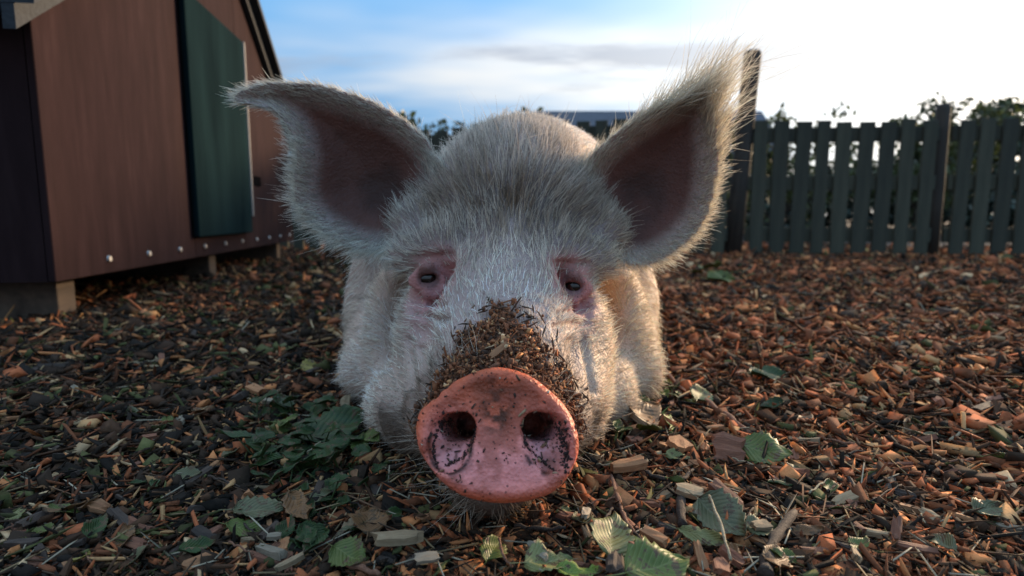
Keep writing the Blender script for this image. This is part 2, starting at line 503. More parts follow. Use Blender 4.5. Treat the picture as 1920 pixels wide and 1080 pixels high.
def tree(x, y, h, rad, label, seed, base=(0.030, 0.045, 0.018), nleaf=5000, lsize=0.085, bare=0.0, cat='tree', name='tree'):
    r = np.random.default_rng(seed)
    t = empty(name, (x, y, 0)); tag(t, label, cat)
    V, Fc, tips = [], [], []
    def add(pts, rr):
        v, f = tube_geo(pts, rr, 6); k = len(V); V.extend(v); Fc.extend(tuple(i + k for i in q) for q in f)
    trunk = [np.array([r.normal() * .03 * i, r.normal() * .03 * i, h * .62 * i / 5]) for i in range(6)]
    add(trunk, [0.045 * h * (1 - .13 * i) * .6 for i in range(6)])
    nb = 26
    for i in range(nb):
        p = trunk[1 + i % 5] * 1.0
        a = r.uniform(0, 6.28); el = r.uniform(0.25, 1.25)
        L = rad * r.uniform(0.65, 1.15)
        q = p + L * .5 * np.array([math.cos(a) * math.cos(el), math.sin(a) * math.cos(el), math.sin(el)]) + r.normal(size=3) * .04 * h / 3
        e_ = q + L * .55 * np.array([math.cos(a) * math.cos(el * .8), math.sin(a) * math.cos(el * .8), math.sin(el * .9)]) + r.normal(size=3) * .06 * h / 3
        e_[2] = min(e_[2], h)
        add([p, q, e_], [0.012 * h, 0.007 * h, 0.002 * h])
        for k in range(6):
            tips.append(q + (e_ - q) * (k + .5) / 6 + r.normal(size=3) * rad * .12)
            tw = e_ + r.normal(size=3) * rad * .16; tw[2] = min(tw[2], h + .05)
            if k < 3:
                add([q + (e_ - q) * r.uniform(.2, .9), tw], [0.004 * h, 0.0028 * h]); tips.append(tw)
    mesh_obj('trunk', V, Fc, bark_m, t, True)
    tips = np.array(tips)
    c0 = tips[r.integers(0, len(tips), nleaf)]
    C = c0 + r.normal(size=(nleaf, 3)) * rad * 0.06
    C[:, 2] = np.maximum(C[:, 2], 0.1)
    LV, LQ, lc = leaf_cloud(C, lsize, r, base)
    cr = fast_mesh('crown', LV, LQ, treeleaf_m, lc); cr.parent = t
    return t
# leafy tree rising above the fence, between the ear and the head
tp = P(800, 190, 6.6)
tree(tp[0] - 0.25, tp[1], tp[2] - 0.28, 0.62, 'small leafy tree rising above the fence between the pig\'s ear and head', 11, nleaf=1500, lsize=0.10)
tp = P(885, 225, 7.2)
tree(tp[0] + 0.2, tp[1], tp[2] + 0.05, 0.7, 'low dark bush behind the fence, close to the pig\'s forehead', 12, nleaf=2600, lsize=0.09, cat='bush', name='bush')
tp = P(1450, 232, 6.0)
tree(tp[0] + 0.1, tp[1], tp[2] + 0.02, 0.62, 'sunlit yellow-green bush behind the fence by the tall post', 13, base=(0.06, 0.075, 0.02), nleaf=2400, lsize=0.07, cat='bush', name='bush')
tree(5.6, 8.0, 1.5, 0.8, 'rounded green bush at the sunlit end of the fence', 14, base=(0.05, 0.065, 0.02), nleaf=3000, lsize=0.09, cat='bush', name='bush')
tree(8.6, 11.0, 2.3, 1.2, 'full leafy tree standing on the sunset side beyond the fence', 15, nleaf=6000, lsize=0.13)
tree(-7.5, 11.0, 4.6, 1.8, 'tall dark tree behind the pig ark', 16, nleaf=5000, lsize=0.16)
M = Mat('hedge_leaf'); a_ = M.attr(); M.set(Base_Color=a_, Roughness=0.6); hedge_m = M.m
def hedge(x0, x1, y, h, label, seed, n=14000):
    r = np.random.default_rng(seed)
    C = np.stack([r.uniform(x0, x1, n), y + r.normal(size=n) * .28, r.uniform(0.02, 1, n) ** .8 * h], 1)
    C[:, 2] *= 1 + .16 * np.sin(C[:, 0] * 2.1 + seed) + .08 * np.sin(C[:, 0] * 5.3)
    V, Q, c_ = leaf_cloud(C, 0.13, r, (0.022, 0.032, 0.016))
    o = fast_mesh('hedge', V, Q, hedge_m, c_)
    tag(o, label, 'hedge'); return o
hedge(-9.0, 3.0, 8.6, 0.95, 'low dark hedge running behind the pig towards the ark', 1)
hedge(3.0, 13.0, 9.4, 1.0, 'low dark hedge behind the sunlit end of the fence', 2)

# ---------------------------------------------------------------- the pig: one continuous body from a signed distance field
def axis(*segs):
    out = [segs[0][0]]
    for a, b, h0, h1 in segs:
        n = max(1, int(round((b - a) / ((h0 + h1) / 2))))
        st = np.linspace(h0, h1, n); st *= (b - a) / st.sum()
        out += list(a + np.cumsum(st))
    return np.array(out, np.float32)
AX = axis((-0.44, -0.14, 0.0045, 0.0034), (-0.14, -0.085, 0.0034, 0.0015), (-0.085, 0.070, 0.0015, 0.0015), (0.070, 0.14, 0.0015, 0.0034), (0.14, 0.36, 0.0034, 0.0045))
AY = axis((0.395, 0.47, 0.0015, 0.0016), (0.47, 0.62, 0.0020, 0.0030), (0.62, 0.82, 0.0030, 0.0034), (0.82, 2.18, 0.005, 0.018))
AZ = axis((-0.03, 0.03, 0.006, 0.0028), (0.03, 0.175, 0.0016, 0.0017), (0.175, 0.19, 0.0017, 0.0030), (0.19, 0.44, 0.0030, 0.0036), (0.44, 0.60, 0.004, 0.009))
FLD = np.full((len(AX), len(AY), len(AZ)), 1.0, np.float32)
def block(lo, hi):
    s = []
    for A, a, b in ((AX, lo[0], hi[0]), (AY, lo[1], hi[1]), (AZ, lo[2], hi[2])):
        i0 = max(0, int(np.searchsorted(A, a)) - 1); i1 = min(len(A), int(np.searchsorted(A, b)) + 1)
        s.append(slice(i0, i1))
    X = AX[s[0]][:, None, None]; Y = AY[s[1]][None, :, None]; Z = AZ[s[2]][None, None, :]
    return tuple(s), X, Y, Z
def smin(a, b, k):
    h = np.clip(0.5 + 0.5 * (b - a) / k, 0, 1)
    return b + (a - b) * h - k * h * (1 - h)
def smax(a, b, k): return -smin(-a, -b, k)
def put(lo, hi, fn, k, mode='add', margin=0.05):
    lo = np.asarray(lo) - margin - k; hi = np.asarray(hi) + margin + k
    s, X, Y, Z = block(lo, hi)
    d = fn(X, Y, Z).astype(np.float32)
    cur = FLD[s]
    FLD[s] = smin(cur, d, k) if mode == 'add' else smax(cur, -d, k)
def rotm(rx=0, ry=0, rz=0):
    return np.array(Matrix.Rotation(rz, 3, 'Z') @ Matrix.Rotation(ry, 3, 'Y') @ Matrix.Rotation(rx, 3, 'X'))
def ell(c, r, k=0.03, mode='add', rot=(0, 0, 0)):
    c = np.asarray(c, float); r = np.asarray(r, float); R = rotm(*rot).T
    m = float(r.max()) if any(rot) else r
    def fn(X, Y, Z):
        x, y, z = X - c[0], Y - c[1], Z - c[2]
        if any(rot):
            x, y, z = (R[0, 0] * x + R[0, 1] * y + R[0, 2] * z, R[1, 0] * x + R[1, 1] * y + R[1, 2] * z, R[2, 0] * x + R[2, 1] * y + R[2, 2] * z)
        k0 = np.sqrt((x / r[0]) ** 2 + (y / r[1]) ** 2 + (z / r[2]) ** 2)
        k1 = np.sqrt((x / r[0] ** 2) ** 2 + (y / r[1] ** 2) ** 2 + (z / r[2] ** 2) ** 2)
        return k0 * (k0 - 1) / np.maximum(k1, 1e-5)
    put(c - m, c + m, fn, k, mode)
def cone(a, b, ra, rb, k=0.02, mode='add'):
    a = np.asarray(a, float); b = np.asarray(b, float); ab = b - a; L2 = ab @ ab; rm = max(ra, rb)
    def fn(X, Y, Z):
        x, y, z = X - a[0], Y - a[1], Z - a[2]
        t = np.clip((x * ab[0] + y * ab[1] + z * ab[2]) / L2, 0, 1)
        return np.sqrt((x - t * ab[0]) ** 2 + (y - t * ab[1]) ** 2 + (z - t * ab[2]) ** 2) - (ra + (rb - ra) * t)
    put(np.minimum(a, b) - rm, np.maximum(a, b) + rm, fn, k, mode, 0.03)
class Sheet:
    """an outline drawn in photo pixels laid on a plane in space: local u, v in the plane, w towards the lens"""
    def __init__(self, origin_px, depth, outline_px, slope=(0.0, 0.0)):
        # slope: change of depth (m) per 100 px to the right / up
        self.o = P(*origin_px, depth)
        dep = lambda p: depth + slope[0] * (p[0] - origin_px[0]) / 100 + slope[1] * (origin_px[1] - p[1]) / 100
        ex = P(origin_px[0] + 100, origin_px[1], dep((origin_px[0] + 100, origin_px[1]))) - self.o
        ey = P(origin_px[0], origin_px[1] - 100, dep((origin_px[0], origin_px[1] - 100))) - self.o
        n = np.cross(ex, ey); n /= np.linalg.norm(n)
        if n @ (np.array([0, 0, CAM_H]) - self.o) < 0: n = -n
        self.u = ex / np.linalg.norm(ex); self.n = n; self.v = np.cross(n, self.u)
        pts = np.array([self.pix(*p) for p in outline_px])
        m = len(pts); C = []
        for i in range(m):                                   # closed Catmull-Rom through the outline
            p0, p1, p2, p3 = (pts[(i + j - 1) % m] for j in range(4))
            for t in np.linspace(0, 1, 6, endpoint=False):
                C.append(.5 * ((2 * p1) + (-p0 + p2) * t + (2 * p0 - 5 * p1 + 4 * p2 - p3) * t * t + (-p0 + 3 * p1 - 3 * p2 + p3) * t ** 3))
        C = np.array(C)
        self.lo = C.min(0) - 0.06; self.hi = C.max(0) + 0.06
        self.N = 150
        gu = np.linspace(self.lo[0], self.hi[0], self.N); gv = np.linspace(self.lo[1], self.hi[1], self.N)
        U, Vv = np.meshgrid(gu, gv, indexing='ij')
        A = C; B = np.roll(C, -1, 0)
        d = np.full(U.shape, 9.0); ins = np.zeros(U.shape, bool)
        for a, b in zip(A, B):
            ab = b - a; t = np.clip(((U - a[0]) * ab[0] + (Vv - a[1]) * ab[1]) / (ab @ ab + 1e-12), 0, 1)
            d = np.minimum(d, np.hypot(U - a[0] - t * ab[0], Vv - a[1] - t * ab[1]))
            cr = (a[1] > Vv) != (b[1] > Vv)
            ins ^= cr & (U < (b[0] - a[0]) * (Vv - a[1]) / (b[1] - a[1] + 1e-12) + a[0])
        self.d2 = np.where(ins, -d, d).astype(np.float32)
    def pix(self, px, py):
        r = P(px, py, 1.0) - np.array([0, 0, CAM_H]); c = np.array([0, 0, CAM_H])
        t = ((self.o - c) @ self.n) / (r @ self.n)
        q = c + t * r - self.o
        return (q @ self.u, q @ self.v)
    def point(self, px, py, w=0.0):
        a, b = self.pix(px, py); return self.o + a * self.u + b * self.v + w * self.n
    def local(self, X, Y, Z):
        x, y, z = X - self.o[0], Y - self.o[1], Z - self.o[2]
        return tuple(x * e[0] + y * e[1] + z * e[2] for e in (self.u, self.v, self.n))
    def sd(self, U, V, grid=None):
        g = self.d2 if grid is None else grid
        fu = np.clip((U - self.lo[0]) / (self.hi[0] - self.lo[0]) * (self.N - 1), 0, self.N - 1.001)
        fv = np.clip((V - self.lo[1]) / (self.hi[1] - self.lo[1]) * (self.N - 1), 0, self.N - 1.001)
        i, j = fu.astype(np.int32), fv.astype(np.int32); a, b = fu - i, fv - j
        return (g[i, j] * (1 - a) * (1 - b) + g[i + 1, j] * a * (1 - b) + g[i, j + 1] * (1 - a) * b + g[i + 1, j + 1] * a * b)
    def bounds(self, back=0.06, front=0.05):
        q = []
        for a in (self.lo[0], self.hi[0]):
            for b in (self.lo[1], self.hi[1]):
                for w in (-back, front):
                    q.append(self.o + a * self.u + b * self.v + w * self.n)
        q = np.array(q); return q.min(0), q.max(0)

# trunk, shoulders, neck
ell((0.03, 1.52, 0.250), (0.28, 0.52, 0.240), 0.05)
ell((0.03, 1.92, 0.24), (0.235, 0.24, 0.215), 0.06)
ell((0.01, 1.12, 0.215), (0.200, 0.26, 0.215), 0.06)
cone(P(985, 362, 0.90), P(1010, 372, 1.25), 0.118, 0.165, 0.05)         # crest of the neck
ell(P(945, 640, 0.94), (0.185, 0.16, 0.17), 0.05)                       # throat and jowls
ell(P(738, 650, 0.86), (0.040, 0.070, 0.120), 0.035)
ell(P(1160, 640, 0.88), (0.046, 0.080, 0.115), 0.035)
ell(P(735, 790, 0.78), (0.036, 0.060, 0.070), 0.035)
ell(P(1125, 745, 0.80), (0.050, 0.060, 0.070), 0.035)
ell((-0.026, 0.695, 0.052), (0.146, 0.118, 0.085), 0.04)                  # throat sagging onto the ground
# folded forelegs, hind legs, tail
for s, ex in ((-1, -0.225), (1, 0.190)):
    cone((ex, 0.985, 0.125), (ex * 0.92, 0.84, 0.05), 0.058, 0.044, 0.03)
    cone((ex * 0.92, 0.84, 0.05), (ex * 0.75, 1.02, 0.04), 0.044, 0.032, 0.02)
    ell((ex * 1.02, 1.02, 0.19), (0.046, 0.09, 0.13), 0.05)
    ell((0.03 + s * 0.235, 1.80, 0.17), (0.085, 0.21, 0.16), 0.05)
    cone((0.03 + s * 0.29, 1.68, 0.06), (0.03 + s * 0.31, 1.42, 0.035), 0.055, 0.032, 0.03)
cone((0.03, 2.12, 0.30), (0.05, 2.165, 0.24), 0.014, 0.011, 0.01); cone((0.05, 2.165, 0.24), (0.02, 2.15, 0.20), 0.011, 0.008, 0.005)
# the head is built on its own and then joined, so that a crease stays where it meets the neck
TRUNK = FLD.copy(); FLD[:] = 1.0
# skull: forehead, brow, bridge of the nose, cheeks, jaw
ell(P(955, 405, 0.80), (0.121, 0.112, 0.123), 0.04, rot=(-0.5, 0, 0))
ell(P(968, 352, 0.86), (0.100, 0.10, 0.092), 0.05)
cone(P(950, 545, 0.715), P(936, 745, 0.535), 0.090, 0.058, 0.04)
ell(P(933, 768, 0.575), (0.094, 0.078, 0.048), 0.028, rot=(0.25, 0, 0))       # upper lips
ell(P(925, 868, 0.575), (0.048, 0.085, 0.032), 0.025)                       # lower jaw
ell(P(824, 645, 0.725), (0.055, 0.080, 0.090), 0.035)
ell(P(1060, 655, 0.725), (0.060, 0.080, 0.092), 0.035)
ell(P(842, 715, 0.66), (0.048, 0.060, 0.045), 0.03)
ell(P(1045, 725, 0.66), (0.052, 0.060, 0.045), 0.03)
for (a, b, sg) in ((800, 470, -1), (1085, 482, 1)):                         # brow ridges
    cone(P(a - 40 * sg, b - 12, 0.705), P(a + 35 * sg, b + 8, 0.735), 0.028, 0.024, 0.025)
# sockets and lids
EYES = ((803, 522, 0.682, -1), (1074, 537, 0.682, 1))
EYE_R = 0.0135
for (a, b, d, sg) in EYES:
    c = P(a, b, d)
    ell(P(a - 6 * sg, b + 8, d - 0.020), (0.038, 0.024, 0.028), 0.018, 'cut')
    ell(c, (EYE_R + 0.0030,) * 3, 0.010)
    cone(P(a - 26 * sg, b + 0, d - 0.010), P(a + 2 * sg, b - 18, d - 0.0150), 0.0040, 0.0058, 0.006)
    cone(P(a + 2 * sg, b - 18, d - 0.0150), P(a + 30 * sg, b + 0, d - 0.002), 0.0058, 0.0045, 0.006)
    cone(P(a - 28 * sg, b + 8, d - 0.010), P(a, b + 21, d - 0.0130), 0.0040, 0.0050, 0.006)
    cone(P(a, b + 21, d - 0.0130), P(a + 30 * sg, b + 8, d - 0.002), 0.0050, 0.0042, 0.006)
    cone(P(a - 34 * sg, b + 22, d - 0.012), P(a + 4 * sg, b + 40, d - 0.0100), 0.0045, 0.0060, 0.007)
    ell(P(a, b, d - 0.0145), (0.0098, 0.0120, 0.0050), 0.0022, 'cut', rot=(0, 0.15 * sg, 0))
# snout disc
SN = Sheet((932, 815), 0.450, [(935, 683), (990, 697), (1030, 725), (1062, 757), (1083, 795), (1090, 840), (1078, 880), (1050, 918), (1010, 938), (960, 946),
                               (910, 944), (860, 930), (825, 905), (800, 875), (780, 840), (775, 800), (785, 770), (815, 743), (850, 712), (890, 692)], (0, 0.012))
def fn(X, Y, Z):
    u, v, w = SN.local(X, Y, Z)
    d2 = SN.sd(u, v)
    relief = 0.006 * np.exp(-((u / 0.040) ** 2 + ((v + 0.028) / 0.024) ** 2)) - 0.004 * np.exp(-((u / 0.012) ** 2 + ((v - 0.012) / 0.02) ** 2))
    relief = relief + 0.003 * np.exp(-((d2 + 0.008) / 0.006) ** 2)
    front = w - relief
    return smax(smax(d2 - 0.0005 + 0.16 * np.maximum(-w, 0), front, 0.013), -(w + 0.055), 0.01)
lo, hi = SN.bounds(0.06, 0.02)
put(lo + 0.03, hi - 0.03, fn, 0.010)
for (cx, sg) in ((864, -1), (1006, 1)):
    cone(SN.point(cx + 2 * sg, 804, 0.010), SN.point(cx - 8 * sg, 786, -0.045), 0.0125, 0.0095, 0.002, 'cut')
    cone(SN.point(cx + 20 * sg, 808, 0.010), SN.point(cx + 4 * sg, 790, -0.034), 0.0130, 0.0095, 0.002, 'cut')
    cone(SN.point(cx + 6 * sg, 812, 0.0030), SN.point(cx + 24 * sg, 858, 0.0040), 0.0150, 0.0120, 0.0022, 'cut')
    cone(SN.point(cx + 24 * sg, 808, 0.0050), SN.point(cx + 42 * sg, 856, 0.0060), 0.0140, 0.0125, 0.0022, 'cut')
# ears
EAR_L = Sheet((660, 320), 0.730, [(822, 300), (790, 250), (735, 208), (680, 182), (620, 162), (560, 152), (500, 156), (452, 172), (440, 192), (470, 200), (512, 210), (540, 245),
                                  (552, 290), (548, 335), (552, 375), (575, 412), (612, 442), (660, 466), (705, 474), (745, 462), (790, 430), (830, 380)], (0.010, -0.010))
EAR_R = Sheet((1230, 340), 0.740, [(1098, 306), (1130, 268), (1175, 232), (1225, 200), (1275, 178), (1318, 165), (1338, 190), (1346, 240), (1348, 300), (1340, 365), (1322, 415),
                                   (1290, 455), (1248, 485), (1205, 500), (1165, 492), (1130, 460), (1100, 400), (1088, 350)], (-0.012, -0.010))
def cup(E, d2, u, v):
    w0 = -0.055 * (1 - np.exp(np.minimum(d2, 0) / 0.038))
    return w0 + E.bend[0] * u + E.bend[1] * u * u + E.bend[2] * v * v + E.bend[3] * v
EAR_L.bend = (0.0, 0.35, 0.2, 0.0); EAR_R.bend = (0.0, 0.35, 0.15, 0.0)
for E in (EAR_L, EAR_R):
    def fn(X, Y, Z, E=E):
        u, v, w = E.local(X, Y, Z)
        d2 = E.sd(u, v)
        th = 0.0035 + 0.0025 * np.clip(-d2 / 0.03, 0, 1)
        return smax(d2, np.abs(w - cup(E, d2, u, v)) * 0.85 - th, 0.006)
    lo, hi = E.bounds(0.05, 0.05)
    put(lo + 0.04, hi - 0.04, fn, 0.022)
# gristle at the ears' roots
cone(P(812, 400, 0.80), P(780, 420, 0.77), 0.045, 0.03, 0.025)
cone(P(1095, 410, 0.80), P(1128, 430, 0.77), 0.045, 0.03, 0.025)
FLD = smin(FLD, TRUNK, 0.016); del TRUNK
# the body rests on the ground
put((-0.4, 0.5, -0.05), (0.4, 2.2, 0.0), lambda X, Y, Z: (Z + 0.010) + 0 * X + 0 * Y, 0.012, 'cut', 0.03)

def surface_nets(F, A, B, C):
    S = F < 0
    cnt = np.zeros(tuple(n - 1 for n in F.shape), np.uint8)
    for i in (0, 1):
        for j in (0, 1):
            for k in (0, 1):
                cnt += S[i:F.shape[0] - 1 + i, j:F.shape[1] - 1 + j, k:F.shape[2] - 1 + k]
    I, J, K = np.nonzero((cnt > 0) & (cnt < 8))
    vid = np.full(cnt.shape, -1, np.int32); vid[I, J, K] = np.arange(len(I))
    acc = np.zeros((len(I), 3)); num = np.zeros(len(I))
    corners = [(i, j, k) for i in (0, 1) for j in (0, 1) for k in (0, 1)]
    val = {c: F[I + c[0], J + c[1], K + c[2]].astype(np.float64) for c in corners}
    pos = {c: np.stack([A[I + c[0]], B[J + c[1]], C[K + c[2]]], 1).astype(np.float64) for c in corners}
    for c in corners:
        for ax in range(3):
            if c[ax] == 0:
                e = list(c); e[ax] = 1; e = tuple(e)
                m = (val[c] < 0) != (val[e] < 0)
                t = np.where(m, val[c] / np.where(m, val[c] - val[e], 1), 0)[:, None]
                acc += np.where(m[:, None], pos[c] + t * (pos[e] - pos[c]), 0); num += m
    V = acc / num[:, None]
    Q = []
    for ax in range(3):
        o1, o2 = [(1, 2), (2, 0), (0, 1)][ax]
        s0 = [slice(1, -1)] * 3; s0[ax] = slice(0, -1)
        s1 = [slice(1, -1)] * 3; s1[ax] = slice(1, None)
        a, b = S[tuple(s0)], S[tuple(s1)]
        for flip in (False, True):
            idx_ = np.nonzero(a & ~b if not flip else ~a & b)
            base = [q.copy() for q in idx_]
            for q in range(3):
                if q != ax: base[q] += 1
            def at(d1, d2_):
                z = [b_.copy() for b_ in base]; z[o1] -= d1; z[o2] -= d2_
                return vid[z[0], z[1], z[2]]
            quad = [at(0, 0), at(1, 0), at(1, 1), at(0, 1)]
            if flip: quad = quad[::-1]
            Q.append(np.stack(quad, 1))
    Q = np.concatenate(Q); Q = Q[(Q >= 0).all(1)]
    return V, Q
PV, PQ = surface_nets(FLD, AX, AY, AZ)
del FLD
E_ = np.concatenate([PQ[:, [0, 1]], PQ[:, [1, 2]], PQ[:, [2, 3]], PQ[:, [3, 0]]])
def laplace(V, lam):
    acc = np.zeros_like(V); num = np.zeros(len(V))
    for a, b in ((0, 1), (1, 0)):
        for k in range(3): acc[:, k] += np.bincount(E_[:, a], V[E_[:, b], k], len(V))
        num += np.bincount(E_[:, a], minlength=len(V))
    return V + lam * (acc / np.maximum(num, 1)[:, None] - V)
for _ in range(2):
    PV = laplace(PV, 0.5); PV = laplace(PV, -0.45)
def vnormals(V, Q):
    n = np.cross(V[Q[:, 2]] - V[Q[:, 0]], V[Q[:, 3]] - V[Q[:, 1]])
    N = np.zeros_like(V)
    for c_ in range(4):
        for k in range(3): N[:, k] += np.bincount(Q[:, c_], n[:, k], len(V))
    return N / (np.linalg.norm(N, axis=1)[:, None] + 1e-12)
PN = vnormals(PV, PQ)
_px, _py, _dp = project(PV)
_w = np.zeros(len(PV))
for (x0, y0, x1, y1, amp) in ((770, 560, 830, 575, 1), (775, 585, 838, 602, 1), (1045, 590, 1100, 575, 1), (1040, 612, 1100, 600, .8), (790, 655, 815, 740, 1), (822, 640, 842, 700, .8), (1092, 640, 1112, 735, 1), (1066, 640, 1078, 700, .8),
                            (770, 640, 780, 760, 1), (790, 482, 845, 478, .8), (1035, 492, 1095, 495, .8), (900, 640, 985, 642, .5)):
    t_ = np.clip(((_px - x0) * (x1 - x0) + (_py - y0) * (y1 - y0)) / ((x1 - x0) ** 2 + (y1 - y0) ** 2), 0, 1)
    dd_ = np.hypot(_px - x0 - t_ * (x1 - x0), _py - y0 - t_ * (y1 - y0))
    _w -= amp * np.exp(-(dd_ / 6.5) ** 2) * 0.0042 - amp * np.exp(-((dd_ - 15) / 8.0) ** 2) * 0.0012
PV = PV + PN * (_w * (_dp < 0.78) * (PN[:, 1] < 0.2))[:, None]
PN = vnormals(PV, PQ)
# ---- soft 3-D noise for blotches
def vnoise(Pp, scale, seed=0):
    q = Pp * scale; i = np.floor(q).astype(np.int64); f = q - i; f = f * f * (3 - 2 * f)
    def h(x, y, z):
        n = (x * 374761393 + y * 668265263 + z * 2147483647 + seed * 974711) & 0xffffffff
        n = ((n ^ (n >> 13)) * 1274126177) & 0xffffffff
        return ((n ^ (n >> 16)) & 0xffff) / 65535.0
    r = 0
    for a in (0, 1):
        for b in (0, 1):
            for c_ in (0, 1):
                w = (f[:, 0] if a else 1 - f[:, 0]) * (f[:, 1] if b else 1 - f[:, 1]) * (f[:, 2] if c_ else 1 - f[:, 2])
                r = r + w * h(i[:, 0] + a, i[:, 1] + b, i[:, 2] + c_)
    return r
def fbm(Pp, scale, seed=0, oct_=3):
    return sum(vnoise(Pp, scale * 2 ** o, seed + o) * 0.5 ** (o + 1) for o in range(oct_)) / (1 - 0.5 ** oct_)
def sstep(a, b, x):
    t = np.clip((x - a) / (b - a), 0, 1); return t * t * (3 - 2 * t)
def lerp(a, b, t):
    t = np.asarray(t)[:, None]; return a * (1 - t) + np.asarray(b) * t
def in_poly(px, py, poly):
    ins = np.zeros(len(px), bool); n = len(poly)
    for i in range(n):
        (x0, y0), (x1, y1) = poly[i], poly[(i + 1) % n]
        cr = (y0 > py) != (y1 > py)
        ins ^= cr & (px < (x1 - x0) * (py - y0) / (y1 - y0 + 1e-9) + x0)
    return ins
MUD = Sheet((935, 700), 0.50, [(885, 608), (935, 588), (985, 600), (1022, 632), (1050, 655), (1098, 680), (1118, 720), (1112, 760), (1092, 800), (1040, 790), (940, 730), (850, 760), (790, 800),
                               (748, 780), (758, 735), (788, 694), (830, 668), (858, 640)], (0, 0.05))
def pig_fields(V, N):
    """pigment, hair length / amount / direction at points on the body"""
    n = len(V)
    px, py, dep = project(V)
    d = {}
    d['ears'] = []
    for E in (EAR_L, EAR_R):
        u, v, w = E.local(V[:, 0], V[:, 1], V[:, 2]); d2 = E.sd(u, v); w0 = cup(E, d2, u, v)
        near = (np.abs(w - w0) < 0.016) & (d2 < 0.010)
        gu, gv = np.gradient(E.d2)
        au, av = E.sd(u, v, gu), E.sd(u, v, gv); m = np.hypot(au, av) + 1e-9
        outw = (au / m)[:, None] * E.u + (av / m)[:, None] * E.v
        d['ears'].append((near, d2, (w - w0) > 0.0, outw, u, v))
    u, v, w = SN.local(V[:, 0], V[:, 1], V[:, 2]); sd = SN.sd(u, v)
    d['snout'] = (u, v, w, sd)
    mu, mv, mw = MUD.local(V[:, 0], V[:, 1], V[:, 2])
    # outlines only for the upper side of the nose, near its surface
    md = np.where((dep < 0.66) & (np.abs(mw) < 0.12), MUD.sd(mu, mv), 9.0)
    disc = sstep(0.004, -0.004, sd) * (w > -0.030) * sstep(0.3, 0.55, N @ SN.n)
    disc = np.maximum(disc, (np.abs(sd) < 0.030) * (sd < 0.003) * (w > -0.014) * (w < 0.03))
    disc = np.maximum(disc, ((sd < -0.004) & (w > -0.06) & (w < 0.03)) * 1.0)
    d['disc'] = disc; d['mud'] = md; d['px'], d['py'], d['dep'] = px, py, dep
    return d
pf = pig_fields(PV, PN)
blot = fbm(PV, 22, 3); fine = fbm(PV, 160, 5); mid = fbm(PV, 60, 9)
SKIN = np.tile(np.array([0.36, 0.275, 0.25]), (len(PV), 1)) * (0.8 + 0.4 * blot)[:, None]
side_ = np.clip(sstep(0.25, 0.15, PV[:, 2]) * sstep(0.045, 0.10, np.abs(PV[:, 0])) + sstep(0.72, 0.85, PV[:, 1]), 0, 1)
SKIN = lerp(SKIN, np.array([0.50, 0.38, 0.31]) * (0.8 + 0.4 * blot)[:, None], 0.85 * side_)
SKIN = lerp(SKIN, (0.62, 0.44, 0.29), 0.7 * side_ * sstep(0.0, 0.12, PV[:, 0]))  # warm low light on the right flank and cheek, put into the skin colour
# dusty grey-brown brow and crown
br = np.exp(-(np.linalg.norm((PV - P(960, 388, 0.69)) / np.array([.17, .12, .066]), axis=1)) ** 2)
SKIN = lerp(SKIN, (0.085, 0.058, 0.045), 0.85 * br * sstep(0.3, 0.6, blot + 0.15))
# pink round the eyes
for (a, b, dd, sg) in EYES:
    q = np.linalg.norm((PV - P(a - 16 * sg, b + 8, dd - 0.015)) / np.array([1.15, 1.4, 1.0]), axis=1)
    m = sstep(0.056, 0.020, q)
    pink = np.array([0.60, 0.20, 0.165]) if sg > 0 else np.array([0.46, 0.19, 0.175])
    SKIN = lerp(SKIN, pink, m * (0.75 + 0.25 * mid))
    e = np.linalg.norm(PV - P(a, b - 1, dd - 0.014), axis=1)
    SKIN = lerp(SKIN, (0.07, 0.035, 0.03), sstep(0.017, 0.011, e) * 0.8)
    q2 = np.linalg.norm((PV - P(a - 34 * sg, b + 18, dd - 0.02)) / np.array([.9, 1.5, 1.2]), axis=1)       # crusty tear stain
    SKIN = lerp(SKIN, (0.07, 0.035, 0.025), sstep(0.018, 0.006, q2) * sstep(0.5, 0.62, mid))
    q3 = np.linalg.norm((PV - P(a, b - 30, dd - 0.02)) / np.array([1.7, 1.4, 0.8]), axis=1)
    SKIN = lerp(SKIN, (0.14, 0.075, 0.06), sstep(0.022, 0.008, q3) * 0.7)  # shade of the hooded upper lid, painted into the skin
for (a, b, k_) in ((800, 600, 0.6), (1085, 590, 0.5)):
    q = np.linalg.norm((PV - P(a, b, 0.66)) / np.array([1.0, 1.6, 1.2]), axis=1)
    SKIN = lerp(SKIN, (0.36, 0.20, 0.20), sstep(0.045, 0.01, q) * k_)
# ears: pinkish brown inside, shade of the cup painted in; pale at the rim
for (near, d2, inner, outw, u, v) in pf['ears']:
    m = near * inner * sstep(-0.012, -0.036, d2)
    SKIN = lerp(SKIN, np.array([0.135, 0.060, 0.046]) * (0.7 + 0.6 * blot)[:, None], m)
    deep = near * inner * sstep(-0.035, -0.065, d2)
    SKIN = lerp(SKIN, (0.040, 0.024, 0.020), deep * sstep(0.25, 0.6, blot) * 0.7)
